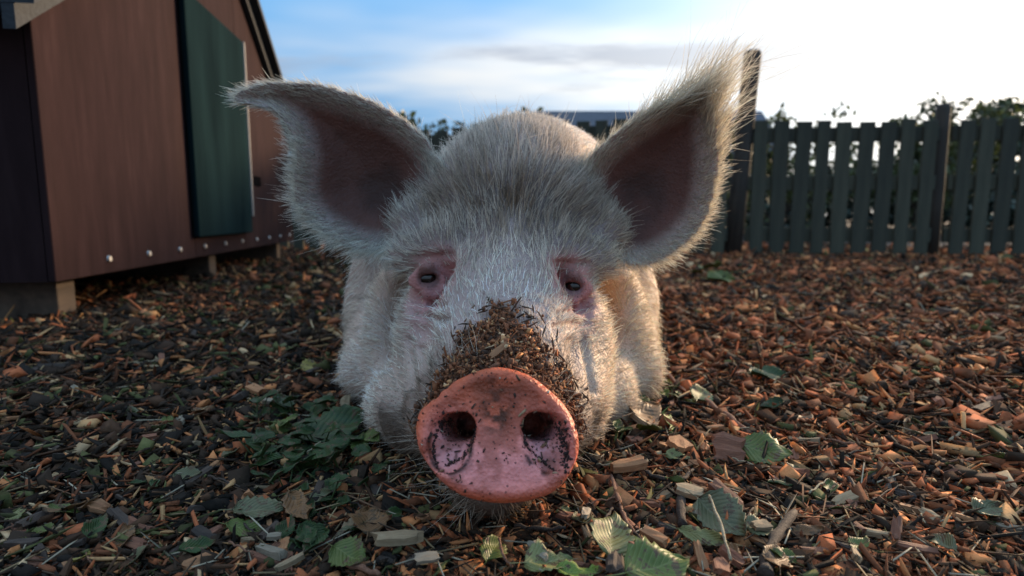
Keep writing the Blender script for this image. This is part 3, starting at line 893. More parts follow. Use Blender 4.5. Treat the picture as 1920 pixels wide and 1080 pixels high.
# snout disc
u, v, w, sd = pf['snout']
ds = np.array([0.78, 0.175, 0.085]) * (0.58 + 0.5 * blot + 0.25 * mid)[:, None]
low = np.exp(-((u / 0.047) ** 2 + ((v + 0.026) / 0.024) ** 2))
ds = lerp(ds, np.array([0.80, 0.270, 0.235]), np.clip(low * 1.15, 0, 1))
rim = sstep(-0.010, -0.002, sd); ds = lerp(ds, np.array([0.74, 0.160, 0.064]) * (0.7 + 0.6 * mid)[:, None], rim * 0.8)
nost = np.zeros(len(PV))
for (cx, sg) in ((864, -1), (1006, 1)):
    a, b = SN.pix(cx + 20 * sg, 836)
    nn = np.exp(-(((u - a) / 0.018) ** 2 + ((v - b) / 0.022) ** 2))
    ds = lerp(ds, (0.72, 0.30, 0.29), np.clip(nn * 1.2, 0, 1)); nost = np.maximum(nost, nn)
    a, b = SN.pix(cx - 6 * sg, 796)
    hole = np.exp(-(((u - a) / 0.014) ** 2 + ((v - b) / 0.012) ** 2)) * (w < -0.009)
    ds = lerp(ds, (0.05, 0.022, 0.02), np.clip(hole * 1.5, 0, 1))
# dirt: top of the disc, the groove, the nostril edges, specks
topd = np.exp(-((u / 0.032) ** 2 + ((v - 0.040) / 0.017) ** 2)); grv = np.exp(-((u / 0.013) ** 2 + ((v - 0.016) / 0.020) ** 2))
ds = lerp(ds, (0.17, 0.048, 0.026), np.clip((0.95 * topd) * sstep(0.32, 0.58, mid + 0.1), 0, 1))
ds = lerp(ds, (0.060, 0.026, 0.014), np.clip(1.25 * grv * sstep(0.36, 0.56, fine + .08), 0, 1) * .92)
edge = np.exp(-((nost - 0.42) / 0.07) ** 2)
ds = lerp(ds, (0.030, 0.012, 0.010), edge * sstep(0.44, 0.56, fine))
ds = lerp(ds, (0.04, 0.016, 0.012), nost * sstep(0.58, 0.68, fine) * 0.9)
ds = lerp(ds, (0.30, 0.075, 0.045), sstep(0.50, 0.66, mid) * 0.6)
SKIN = SKIN * (1 - pf['disc'][:, None]) + ds * pf['disc'][:, None]
# caked soil on the nose
mud_m = sstep(0.012, -0.020, pf['mud'] + 0.045 * (mid - 0.5)) * (1 - pf['disc'])
SKIN = lerp(SKIN, np.array([0.125, 0.060, 0.033]) * (0.6 + 0.8 * fine)[:, None], mud_m)
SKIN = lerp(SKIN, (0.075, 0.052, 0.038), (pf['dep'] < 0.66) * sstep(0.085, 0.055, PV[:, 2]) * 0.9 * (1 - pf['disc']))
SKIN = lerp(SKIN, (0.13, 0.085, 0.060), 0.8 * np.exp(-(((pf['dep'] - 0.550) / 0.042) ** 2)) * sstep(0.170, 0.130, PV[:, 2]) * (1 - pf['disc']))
# lower legs, belly: muddy
SKIN = lerp(SKIN, (0.11, 0.07, 0.045), sstep(0.06, 0.0, PV[:, 2]) * sstep(0.3, 0.6, blot + .15) * 0.8 * (1 - pf['disc']))
SKIN = np.clip(SKIN, 0.004, 0.9)

M = Mat('pig_skin')
a_ = M.attr()
t_ = M.tc()
n_f = M.noise(t_, 420, 4, 0.6); n_m = M.noise(t_, 90, 5, 0.6)
c = M.mix(M.math('MULTIPLY', n_m, 0.35), a_, (0.85, 0.6, 0.5), 'MULTIPLY')
sp_ = M.node('ShaderNodeTexVoronoi'); sp_.inputs['Scale'].default_value = 210; M.link(t_, sp_.inputs['Vector'])
spk = M.math('MULTIPLY', M.math('LESS_THAN', sp_.outputs['Distance'], 0.20), M.math('GREATER_THAN', M.noise(t_, 45, 3), 0.52))
c = M.mix(M.math('MULTIPLY', spk, 0.75), c, (0.07, 0.022, 0.015))
vor = M.node('ShaderNodeTexVoronoi'); vor.inputs['Scale'].default_value = 330; M.link(t_, vor.inputs['Vector'])
wet = M.node('ShaderNodeAttribute'); wet.attribute_name = 'wet'
M.set(Base_Color=c, Roughness=M.math('SUBTRACT', M.math('ADD', M.math('MULTIPLY', n_m, 0.35), 0.42), M.math('MULTIPLY', wet.outputs['Fac'], 0.27)), Subsurface_Weight=0.12, Subsurface_Scale=0.012, Specular_IOR_Level=0.22)
M.b.inputs['Subsurface Radius'].default_value = (1.0, 0.35, 0.2)
M.bump(M.math('ADD', M.math('MULTIPLY', vor.outputs['Distance'], 0.7), M.math('MULTIPLY', n_m, 2.2)), 0.6, 0.0020)
skin_m = M.m
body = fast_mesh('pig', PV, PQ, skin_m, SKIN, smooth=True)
wa = body.data.attributes.new('wet', 'FLOAT', 'POINT'); wa.data.foreach_set('value', (pf['disc'] * (0.35 + 0.65 * np.clip(low + nost, 0, 1))).astype(np.float32))
tag(body, 'large white pig lying on wood chips with soil caked on its pink snout', 'pig')

# eyes
M = Mat('eye_dark'); M.set(Base_Color=(0.008, 0.005, 0.004), Roughness=0.06, Specular_IOR_Level=0.6); eye_m = M.m
def sphere(c, r, n=20):
    V = [(c[0], c[1], c[2] + r)]; Fc = []
    for i in range(1, n):
        for j in range(2 * n):
            th, ph = math.pi * i / n, math.pi * j / n
            V.append((c[0] + r * math.sin(th) * math.cos(ph), c[1] + r * math.sin(th) * math.sin(ph), c[2] + r * math.cos(th)))
    V.append((c[0], c[1], c[2] - r)); m = 2 * n
    for j in range(m):
        Fc.append((0, 1 + j, 1 + (j + 1) % m)); Fc.append((len(V) - 1, len(V) - 2 - j, len(V) - 2 - (j + 1) % m))
    for i in range(n - 2):
        for j in range(m):
            Fc.append((1 + i * m + j, 1 + (i + 1) * m + j, 1 + (i + 1) * m + (j + 1) % m, 1 + i * m + (j + 1) % m))
    return V, Fc
for (a, b, d, sg) in EYES:
    V, Fc = sphere(P(a, b, d - 0.001), EYE_R)
    mesh_obj('eye', V, Fc, eye_m, body, True)

# ---------------------------------------------------------------- hair (curves growing from the skin)
tri = np.concatenate([PQ[:, [0, 1, 2]], PQ[:, [0, 2, 3]]])
def tri_sample(weight, n, r):
    A = PV[tri[:, 0]]; B = PV[tri[:, 1]]; C = PV[tri[:, 2]]
    area = 0.5 * np.linalg.norm(np.cross(B - A, C - A), axis=1) * weight[tri].mean(1)
    cdf = np.cumsum(area); k = np.searchsorted(cdf, r.random(n) * cdf[-1]).clip(0, len(tri) - 1)
    a = np.sqrt(r.random(n)); b = r.random(n)
    bc = np.stack([1 - a, a * (1 - b), a * b], 1)
    f = lambda arr: (arr[tri[k]] * bc.reshape(n, 3, *([1] * (arr.ndim - 1)))).sum(1)
    return f
# per-vertex fields
nv = len(PV)
px, py, dep = pf['px'], pf['py'], pf['dep']
ear_near = [e[0] & (e[1] < 0.006) for e in pf['ears']]
ear_any = ear_near[0] | ear_near[1]
S0 = P(932, 800, 0.46)
flow = PV - S0                                                 # hair grows away from the snout ...
flow[:, 2] += 0.05
headw = sstep(0.95, 0.75, PV[:, 1])
flow = flow / (np.linalg.norm(flow, axis=1)[:, None] + 1e-9)
back = np.tile(np.array([0.0, 1.0, -0.25]), (nv, 1))           # ... and backwards and down along the trunk
back[:, 2] -= 0.6 * sstep(0.42, 0.10, PV[:, 2])
flow = flow * headw[:, None] + back * (1 - headw[:, None])
# brow: swirls outwards over the eyes
for (a, b, dd, sg) in EYES:
    q = PV - P(a - 10 * sg, b + 6, dd - 0.02)
    wgt = np.exp(-(np.linalg.norm(q, axis=1) / 0.05) ** 2)
    o_ = q * np.array([1.25, 0.6, 1.0]); o_ /= np.linalg.norm(o_, axis=1)[:, None] + 1e-9
    flow = flow * (1 - wgt[:, None]) + o_ * wgt[:, None]
length = 0.0095 + 0.0055 * sstep(0.60, 0.70, dep)
length = np.where(PV[:, 1] > 0.86, 0.0125, length)
crown = np.exp(-(np.linalg.norm((PV - P(965, 330, 0.78)) / np.array([.12, .14, .10]), axis=1)) ** 2)
length = length + 0.006 * crown + 0.005 * br
lift = 0.13 + 0.24 * fbm(PV, 14, 21) + 0.10 * crown
lift *= 1 - 0.25 * side_ * (1 - crown)
length *= 1 - 0.10 * side_ * (1 - crown)
dens = np.where(dep < 0.95, 1.0, 0.30) * np.where(PV[:, 1] > 1.4, 0.4, 1.0)
dens *= sstep(0.002, 0.03, PV[:, 2])
HC = np.tile(np.array([0.84, 0.75, 0.64]), (nv, 1))
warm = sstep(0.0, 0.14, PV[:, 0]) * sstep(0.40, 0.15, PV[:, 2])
HC = lerp(HC, (0.80, 0.60, 0.38), 0.8 * warm)  # hair tinted on the sun side: warm light painted into its colour
HC = lerp(HC, (0.23, 0.125, 0.058), 0.95 * br * (0.55 + 0.45 * sstep(0.35, 0.6, mid)))
HC = lerp(HC, (0.44, 0.36, 0.30), 0.75 * crown * (1 - br))
HC = lerp(HC, (0.36, 0.29, 0.22), 0.5 * sstep(0.50, 0.75, fbm(PV, 9, 31)))
for (a, b, dd, sg) in EYES:
    q = np.linalg.norm((PV - P(a - 16 * sg, b + 6, dd - 0.016)), axis=1)
    k_ = sstep(0.014, 0.054, q)
    dens *= 0.12 + 0.88 * k_ ** 1.5; length *= 0.45 + 0.55 * k_; dens *= (q > 0.013)
for side, (near, d2, inner, outw, u, v) in enumerate(pf['ears']):
    near = ear_near[side]
    E = (EAR_L, EAR_R)[side]
    rimw = sstep(-0.044, -0.008, d2)
    tipdir = (E.point(430, 150) - E.point(760, 400)) if side == 0 else (E.point(1420, 80) - E.point(1150, 420))
    tipdir /= np.linalg.norm(tipdir)
    top = sstep(0.0, 0.05, v + (0.25 * u if side == 0 else -0.1 * u))
    if side == 0:
        fl = outw * (0.75 - 0.35 * top)[:, None] + tipdir * (0.45 + 0.6 * top)[:, None]
        ln = 0.0095 + 0.006 * (1 - top)
    else:
        fl = outw * 0.6 + tipdir * (0.30 + 0.95 * top)[:, None]
        ln = 0.012 + 0.040 * sstep(0.01, 0.09, v) * sstep(-0.06, 0.05, u)
    innerbare = inner * (1 - rimw)
    flow[near] = fl[near]
    length[near] = (ln * (1 - 0.65 * innerbare))[near]
    dens[near] = (np.where(inner, 0.07 + 1.7 * rimw, 1.3))[near]
    if side == 1: dens[near] *= (1 - 0.45 * top)[near]
    lift[near] = (0.14 + 0.18 * rimw)[near]
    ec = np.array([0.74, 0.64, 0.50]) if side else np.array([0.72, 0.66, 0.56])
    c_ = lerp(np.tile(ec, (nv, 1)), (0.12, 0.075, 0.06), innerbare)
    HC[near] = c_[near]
# the soil-caked nose: few, dirty hairs; none on the disc
dirty = np.clip(mud_m, 0, 1)
HC = lerp(HC, (0.150, 0.085, 0.045), dirty * 0.85)
dens *= 1 - 0.45 * dirty
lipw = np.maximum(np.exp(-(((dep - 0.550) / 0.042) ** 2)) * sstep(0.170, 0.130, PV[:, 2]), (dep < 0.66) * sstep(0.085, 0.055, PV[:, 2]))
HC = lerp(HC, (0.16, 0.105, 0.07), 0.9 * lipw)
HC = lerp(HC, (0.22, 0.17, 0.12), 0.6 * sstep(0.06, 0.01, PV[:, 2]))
dens *= np.where(pf['disc'] > 0.2, 0.0, 1.0)
dens = np.where((sd < 0.004) & (w > -0.05) & (w < 0.03), 0, dens)
dens = np.maximum(dens, 0)
flow -= PN * (flow * PN).sum(1)[:, None]
flow /= np.linalg.norm(flow, axis=1)[:, None] + 1e-9

M = Mat('pig_hair'); a_ = M.attr()
M.set(Base_Color=a_, Roughness=0.55, Specular_IOR_Level=0.12)
tr = M.node('ShaderNodeBsdfTranslucent'); M.link(a_, tr.inputs[0])
mx = M.node('ShaderNodeMixShader'); mx.inputs[0].default_value = 0.35
M.link(M.b.outputs[0], mx.inputs[1]); M.link(tr.outputs[0], mx.inputs[2]); M.link(mx.outputs[0], M.out.inputs['Surface'])
hair_m = M.m
def curves_obj(name, pts, rad, col, parent):
    """pts (n,k,3), rad (n,k), col (n,3)"""
    n, k = pts.shape[:2]
    hc = bpy.data.hair_curves.new(name)
    hc.add_curves([k] * n)
    hc.attributes['position'].data.foreach_set('vector', pts.astype(np.float32).ravel())
    ra = hc.attributes.get('radius') or hc.attributes.new('radius', 'FLOAT', 'POINT')
    ra.data.foreach_set('value', rad.astype(np.float32).ravel())
    ca = hc.attributes.new('col', 'FLOAT_COLOR', 'POINT')
    c_ = np.ones((n, k, 4), np.float32); c_[:, :, :3] = col[:, None, :]
    ca.data.foreach_set('color', c_.ravel())
    hc.materials.append(hair_m)
    o = bpy.data.objects.new(name, hc); COL.objects.link(o); o.parent = parent
    return o
def grow(n, weight, seed, rad=0.00022, k=6, curl=0.12, clump=0.45, lscale=1.0, lvar=0.45, droop=0.25, guides=6, jit=0.26):
    r = np.random.default_rng(seed)
    f = tri_sample(weight, n, r)
    R0, N0, D0, L0, T0, C0 = f(PV), f(PN), f(flow), f(length) * lscale, f(lift), f(HC)
    N0 /= np.linalg.norm(N0, axis=1)[:, None]
    D = D0 + N0 * T0[:, None] * 1.3 + r.normal(size=(n, 3)) * jit
    D /= np.linalg.norm(D, axis=1)[:, None]
    L = L0 * (1 + lvar * r.normal(size=n)).clip(0.35, 1.9)
    bend = r.normal(size=(n, 3)) * curl
    t = np.linspace(0, 1, k)
    pts = R0[:, None, :] - N0[:, None, :] * 0.001 + D[:, None, :] * (L[:, None] * t)[:, :, None]
    pts += (bend * L[:, None])[:, None, :] * (t ** 2)[None, :, None]
    tang = D0 - N0 * (D0 * N0).sum(1)[:, None]
    pts += (tang * L[:, None] * 0.30)[:, None, :] * (t ** 2)[None, :, None]
    pts[:, :, 2] -= droop * L[:, None] * (t ** 2)[None, :] * 0.5
    ng = n // guides
    kd = KDTree(ng)
    for i in range(ng): kd.insert(R0[i], i)
    kd.balance()
    gi = np.array([kd.find(p)[1] for p in R0])
    off = pts[gi] - R0[gi][:, None, :]
    tgt = R0[gi][:, None, :] + off * (L / L[gi])[:, None, None]
    cw = (clump * t ** 1.4)[None, :, None] * np.where((np.abs(L - L[gi]) < 0.7 * L), 1, 0)[:, None, None]
    pts = pts * (1 - cw) + tgt * cw
    # stay outside the ground
    pts[:, :, 2] = np.maximum(pts[:, :, 2], 0.004)
    rr = rad * (0.7 + 0.6 * r.random(n))[:, None] * (1 - 0.75 * t ** 2)[None, :]
    tone = (1 + 0.33 * r.normal(size=(n, 1))).clip(0.45, 1.5)
    col = C0 * tone
    return pts, rr, np.clip(col, 0.01, 0.9)
face_w = dens * (dep < 0.92) * ~ear_any
ear_w = dens * ear_any
body_w = dens * (dep >= 0.90)
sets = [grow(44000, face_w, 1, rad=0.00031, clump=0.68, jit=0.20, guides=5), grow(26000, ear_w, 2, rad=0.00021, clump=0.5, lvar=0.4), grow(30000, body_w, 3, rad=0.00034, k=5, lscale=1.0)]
# long loose strands along the ears' edges and the crown
le = dens * 0
for side, (near, d2, inner, outw, u, v) in enumerate(pf['ears']):
    le = np.maximum(le, ear_near[side] * sstep(-0.014, 0.0, d2) * np.where(side == 1, 1.0, 0.35))
sets.append(grow(900, le, 4, rad=0.00022, k=8, curl=0.30, clump=0.3, lscale=1.5, guides=3, lvar=0.25))
sets.append(grow(700, dens * crown * (~ear_any), 5, rad=0.00020, k=8, curl=0.35, clump=0.1, lscale=1.5, guides=3, jit=0.5))
whisk = np.exp(-(((dep - 0.49) / 0.03) ** 2)) * (dens > 0) * (np.abs(PV[:, 0]) > 0.03)
sets.append(grow(260, whisk, 6, rad=0.00016, k=8, curl=0.35, clump=0.0, lscale=2.6, guides=3, jit=0.5, lvar=0.3))
names = ('face_hair', 'ear_hair', 'body_hair', 'ear_fringe', 'crown_hair', 'whiskers')
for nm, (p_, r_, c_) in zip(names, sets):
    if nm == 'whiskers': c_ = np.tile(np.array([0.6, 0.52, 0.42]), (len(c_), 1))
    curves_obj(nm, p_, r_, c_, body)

# ---------------------------------------------------------------- soil and scraps caked on the nose
bvh = BVHTree.FromPolygons([tuple(v_) for v_ in PV], [tuple(int(i) for i in q) for q in PQ])
M = Mat('soil_crumb'); a_ = M.attr(); M.set(Base_Color=a_, Roughness=0.9); M.bump(M.noise(M.tc(), 600, 4), 0.6, 0.001)
crumb_m = M.m
CUBE = np.array([(-1, -1, -1), (1, -1, -1), (1, 1, -1), (-1, 1, -1), (-1, -1, 1), (1, -1, 1), (1, 1, 1), (-1, 1, 1)], np.float32) * 0.5
def rand_rot(r, n, tilt):
    """yaw free, tilt limited"""
    a = r.uniform(0, 6.2832, n); b = r.normal(size=n) * tilt; c_ = r.normal(size=n) * tilt
    ca, sa, cb, sb, cc, sc_ = np.cos(a), np.sin(a), np.cos(b), np.sin(b), np.cos(c_), np.sin(c_)
    Rz = np.zeros((n, 3, 3)); Rz[:, 0, 0] = ca; Rz[:, 0, 1] = -sa; Rz[:, 1, 0] = sa; Rz[:, 1, 1] = ca; Rz[:, 2, 2] = 1
    Ry = np.zeros((n, 3, 3)); Ry[:, 0, 0] = cb; Ry[:, 0, 2] = sb; Ry[:, 2, 0] = -sb; Ry[:, 2, 2] = cb; Ry[:, 1, 1] = 1
    Rx = np.zeros((n, 3, 3)); Rx[:, 1, 1] = cc; Rx[:, 1, 2] = -sc_; Rx[:, 2, 1] = sc_; Rx[:, 2, 2] = cc; Rx[:, 0, 0] = 1
    return Rz @ Ry @ Rx
def bits_mesh(name, Cn, dims, R, col, mat, r, jitter=0.25):
    n = len(Cn)
    base = CUBE[None] * (1 + jitter * r.normal(size=(n, 8, 3))).clip(0.2, 1.8)
    V = np.einsum('nij,nkj->nki', R, base * dims[:, None, :]) + Cn[:, None, :]
    Q = (np.array(BOXF)[None] + 8 * np.arange(n)[:, None, None]).reshape(-1, 4)
    return fast_mesh(name, V.reshape(-1, 3), Q, mat, np.repeat(col, 8, 0))
PAL = np.array([(0.035, 0.019, 0.011), (0.075, 0.038, 0.021), (0.13, 0.060, 0.030), (0.19, 0.080, 0.038), (0.20, 0.10, 0.05), (0.34, 0.22, 0.12), (0.45, 0.38, 0.28)])
r = np.random.default_rng(77)
f = tri_sample(np.clip(mud_m, 0, 1) ** 1.8, 4600, r)
Cn, Nn = f(PV), f(PN)
keep = (Nn @ np.array([0, -0.5, 0.85])) > 0.12
Cn, Nn = Cn[keep], Nn[keep]; n = len(Cn)
thin = r.random(n) < 0.38
sz = 0.00135 * np.exp(0.55 * r.normal(size=n)).clip(0.4, 3)
dims = np.stack([sz * np.where(thin, 4.0, 1.6), sz * np.where(thin, .35, 1.1), sz * np.where(thin, .3, .8)], 1)
pick = r.choice(len(PAL), n, p=[.12, .22, .26, .19, .11, .07, .03])
col = PAL[pick] * (0.7 + 0.6 * r.random((n, 1))) * np.array([1.35, 1.0, 0.72])
Cn = Cn + Nn * (np.abs(r.normal(size=n)) * 0.0022 + 0.0006)[:, None]
o = bits_mesh('caked_soil', Cn, dims, rand_rot(r, n, 0.9), col, crumb_m, r)
tag(o, 'dark soil crumbs and straw scraps caked on the bridge of the pig\'s nose', 'soil', kind='stuff')
edge_w = np.exp(-((pf['mud'] + 0.002) / 0.010) ** 2) * (pf['mud'] < 1) * (1 - pf['disc']) * (PN @ np.array([0, -0.5, 0.85]) > 0.1)
f = tri_sample(edge_w, 70, r)
SV, SF, SC = [], [], []
for q_, n_ in zip(f(PV), f(PN)):
    L = r.uniform(0.006, 0.015); a = r.uniform(0, 6.28); e1 = np.cross(n_, [math.cos(a), math.sin(a), 0.3]); e1 /= np.linalg.norm(e1); e2 = np.cross(n_, e1)
    k0 = r.uniform(-2, 2)
    pts_ = [q_ + n_ * (0.005 + 0.003 * math.sin(2.5 * t)) + L * (t * e1 + k0 * 0.25 * t * t * e2) for t in np.linspace(-.5, .5, 5)]
    v_, f_ = tube_geo(pts_, [0.0004, 0.0008, 0.0009, 0.0007, 0.0003], 5); k1 = len(SV)
    SV.extend(v_); SF.extend(tuple(i + k1 for i in g_) for g_ in f_); SC.extend([PAL[r.choice([0, 1, 1, 2, 4])]] * len(v_))
o = mesh_obj('bark_shreds', SV, SF, crumb_m, None, False, np.array(SC))
tag(o, 'curled dark bark shreds round the edge of the soil on the pig\'s nose', 'bark', kind='stuff')
f = tri_sample(np.clip(pf['disc'], 0, 1) * (0.12 + topd + 1.4 * nost) + 0.35 * np.exp(-(np.maximum(pf['mud'], 0) / 0.02) ** 2) * (pf['mud'] < 1) * (1 - pf['disc']), 750, r)
Cn, Nn = f(PV), f(PN); n = len(Cn)
sz = 0.0007 * np.exp(0.55 * r.normal(size=n)).clip(0.4, 3)
dims = np.stack([sz * r.choice([1.2, 3.5], n), sz, sz * .6], 1)
col = PAL[r.choice(len(PAL), n, p=[.4, .3, .15, .05, .03, .03, .04])]
o = bits_mesh('snout_crumbs', Cn + Nn * 0.0004, dims, rand_rot(r, n, 0.9), col, crumb_m, r)
tag(o, 'tiny soil specks stuck to the pink snout disc', 'soil', kind='stuff')

# soil packed into the creases round the nostrils
CR = [[(893, 795), (890, 820), (880, 845), (868, 860), (845, 868), (834, 873)], [(829, 790), (816, 815), (812, 840), (815, 862), (823, 884)], [(980, 800), (982, 825), (990, 842), (1010, 858), (1026, 873), (1040, 884)], [(1046, 800), (1060, 830), (1066, 858), (1058, 886)]]
qs = []
for ln_ in CR:
    for (x0, y0), (x1, y1) in zip(ln_[:-1], ln_[1:]):
        m_ = int(math.hypot(x1 - x0, y1 - y0) * 1.1)
        for t in np.linspace(0, 1, m_):
            if r.random() < 0.72: qs.append((x0 + (x1 - x0) * t + r.normal() * 1.3, y0 + (y1 - y0) * t + r.normal() * 1.3))
for (cx_, cy_, n_, sp_x, sp_y) in ((836, 802, 70, 10, 12), (1053, 818, 80, 8, 14), (1062, 858, 30, 5, 10), (905, 846, 6, 3, 3), (936, 850, 8, 9, 6)):
    qs += [(cx_ + r.normal() * sp_x, cy_ + r.normal() * sp_y) for _ in range(n_)]
Cn = []
for (a, b) in qs:
    hit = bvh.ray_cast(Vector((0, 0, CAM_H)), Vector(P(a, b, 1.0) - np.array([0, 0, CAM_H])).normalized())
    if hit[0] is not None and hit[0].y < 0.52: Cn.append(np.array(hit[0]) + np.array(hit[1]) * 0.0002)
Cn = np.array(Cn); n = len(Cn)
sz = 0.00085 * np.exp(0.4 * r.normal(size=n)).clip(.4, 2.2)
o = bits_mesh('crease_soil', Cn, np.stack([sz * 1.5, sz * 1.1, sz * .8], 1), rand_rot(r, n, 0.9), np.array([(0.035, 0.013, 0.010), (0.055, 0.020, 0.014), (0.02, 0.010, 0.008)])[r.integers(0, 3, n)], crumb_m, r)
tag(o, 'dark soil packed in the creases round the pig\'s nostrils', 'soil', kind='stuff')

# ---------------------------------------------------------------- litter: mass of bark, chips and crumbs
M = Mat('litter'); a_ = M.attr()
f = M.noise(M.tc(), 260, 4, 0.65)
M.set(Base_Color=M.mix(M.math('MULTIPLY', f, 0.7), a_, (0.4, 0.33, 0.28), 'MULTIPLY'), Roughness=0.9, Specular_IOR_Level=0.25)
M.bump(f, 0.6, 0.002)
litter_m = M.m
LP = np.array([(0.010, 0.008, 0.006), (0.022, 0.015, 0.010), (0.045, 0.026, 0.016), (0.12, 0.050, 0.026), (0.24, 0.085, 0.040), (0.36, 0.165, 0.075),
               (0.30, 0.20, 0.11), (0.36, 0.29, 0.20), (0.040, 0.048, 0.018), (0.07, 0.085, 0.035)])
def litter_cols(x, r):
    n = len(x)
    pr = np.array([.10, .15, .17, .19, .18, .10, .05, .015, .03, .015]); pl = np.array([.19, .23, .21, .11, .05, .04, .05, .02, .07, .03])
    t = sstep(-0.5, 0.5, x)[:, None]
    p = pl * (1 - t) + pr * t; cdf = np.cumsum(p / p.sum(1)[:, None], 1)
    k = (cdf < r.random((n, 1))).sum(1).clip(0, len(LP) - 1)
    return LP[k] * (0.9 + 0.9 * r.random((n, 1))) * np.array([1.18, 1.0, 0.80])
def scatter(n, r0, r1, r, wide=1.05):
    rad = np.exp(r.uniform(math.log(r0), math.log(r1), n)); th = r.uniform(-wide, wide, n)
    return np.stack([rad * np.sin(th), rad * np.cos(th)], 1)
r = np.random.default_rng(5)
n = 215000
xy = scatter(n, 0.28, 6.5, r, 1.45)
rad = np.hypot(xy[:, 0], xy[:, 1])
base = 0.0074 * (rad / 0.5) ** 0.50 * np.exp(0.55 * r.normal(size=n)).clip(0.25, 2.8)
kind = r.random(n)
asp = np.where(kind < .34, 0.42, np.where(kind < .87, 0.15, 0.75))
thk = np.where(kind < .34, 0.16, np.where(kind < .87, 0.10, 0.35))
ln = np.where((kind >= .34) & (kind < .87), 1.7, 1.0)
dims = np.stack([base * ln, base * asp, base * thk], 1)
z = ground_h(xy[:, 0], xy[:, 1]) + r.uniform(-0.002, 0.012, n) * (rad / 0.6).clip(.6, 1.6)
Cn = np.stack([xy[:, 0], xy[:, 1], z], 1)
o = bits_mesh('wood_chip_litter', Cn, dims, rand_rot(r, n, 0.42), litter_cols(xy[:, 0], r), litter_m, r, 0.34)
tag(o, 'dense mulch of bark, wood chips and crumbled leaves covering the pen floor', 'mulch', kind='stuff')
# straw and fine stems lying about
n = 3200
xy = scatter(n, 0.32, 3.0, r, 1.3); rad = np.hypot(xy[:, 0], xy[:, 1])
L = 0.035 * (rad / .5) ** .4 * np.exp(.4 * r.normal(size=n))
dims = np.stack([L, 0.0011 * (rad / .5) ** .4 + 0 * L, 0.0009 * (rad / .5) ** .4 + 0 * L], 1)
Cn = np.stack([xy[:, 0], xy[:, 1], ground_h(xy[:, 0], xy[:, 1]) + r.uniform(0.004, 0.016, n)], 1)
col = np.array([(0.26, 0.19, 0.10), (0.08, 0.05, 0.03), (0.16, 0.09, 0.05), (0.40, 0.35, 0.25)])[r.integers(0, 4, n)] * (0.6 + .6 * r.random((n, 1)))
o = bits_mesh('fine_stems', Cn, dims, rand_rot(r, n, 0.22), col, litter_m, r, 0.12)
tag(o, 'fine dry stems and straw strewn over the wood chips', 'straw', kind='stuff')

# ---------------------------------------------------------------- single wood chips
def chip_mat(name, c1, c2):
    M = Mat(name); v = M.mapping(M.tc(), (0.12, 1, 1))
    f = M.noise(v, 420, 5, 0.7); g = M.noise(M.tc(), 90, 4)
    c = M.ramp(f, [(0.32, c1), (0.68, c2)])
    c = M.mix(M.math('MULTIPLY', g, 0.7), c, tuple(x * .35 for x in c1))
    M.set(Base_Color=randomised(M, c, 0.6), Roughness=0.8); M.bump(f, 0.8, 0.0015); return M.m
CHIPM = {'red': chip_mat('chip_red_brown', (0.15, 0.050, 0.025), (0.32, 0.125, 0.060)),
         'orange': chip_mat('chip_orange', (0.32, 0.125, 0.048), (0.50, 0.24, 0.10)),
         'tan': chip_mat('chip_tan', (0.26, 0.165, 0.085), (0.42, 0.30, 0.17)),
         'pale': chip_mat('chip_pale', (0.26, 0.20, 0.13), (0.42, 0.34, 0.24)),
         'dark': chip_mat('chip_dark', (0.030, 0.018, 0.012), (0.075, 0.045, 0.028))}
def chip_mesh(name, L, W, T, mat, seed, split=0):
    """a split piece of wood: chamfered slab with torn ends and a few ridges along the grain"""
    r = random.Random(seed); V, Fc = [], []
    ns = 6 if split else 4; nx = 4
    def top(i, j):
        return T * (0.5 + r.uniform(-.12, .12) - (0.22 if split and j % 2 else 0))
    for i in range(nx):
        x = L * (i / (nx - 1) - .5); end = (i in (0, nx - 1))
        wsc = r.uniform(.78, 1.0) if not end else r.uniform(.5, .95)
        for j in range(ns):
            y = W * wsc * (j / (ns - 1) - .5)
            V.append((x + (r.uniform(-.10, .10) * L if end else 0), y, top(i, j) * (0.75 if j in (0, ns - 1) else 1)))
        for j in range(ns):
            y = W * wsc * (j / (ns - 1) - .5)
            V.append((x + (r.uniform(-.08, .08) * L if end else 0), y, -T * .5 * r.uniform(.6, 1)))
    m = 2 * ns
    for i in range(nx - 1):
        a, b = i * m, (i + 1) * m
        for j in range(ns - 1):
            Fc.append((a + j, b + j, b + j + 1, a + j + 1)); Fc.append((a + ns + j, a + ns + j + 1, b + ns + j + 1, b + ns + j))
        Fc.append((a, a + ns, b + ns, b)); Fc.append((a + ns - 1, b + ns - 1, b + m - 1, a + m - 1))
    for i, f_ in ((0, 1), (nx - 1, -1)):
        a = i * m
        for j in range(ns - 1):
            q = (a + j, a + j + 1, a + ns + j + 1, a + ns + j); Fc.append(q if f_ > 0 else q[::-1])
    return mesh_obj(name, V, Fc, mat)
used_px = []
def lay(o, px, py, yaw, tilt=(0, 0), lift=0.006):
    p = G(px, py, lift); o.location = tuple(p); o.rotation_euler = (tilt[0], tilt[1], yaw); used_px.append((px, py)); return o
def psize(px, py):
    """metres per photo pixel on the ground there"""
    p = G(px, py); return (p[1] * CP - (p[2] - CAM_H) * SP) / F_PX
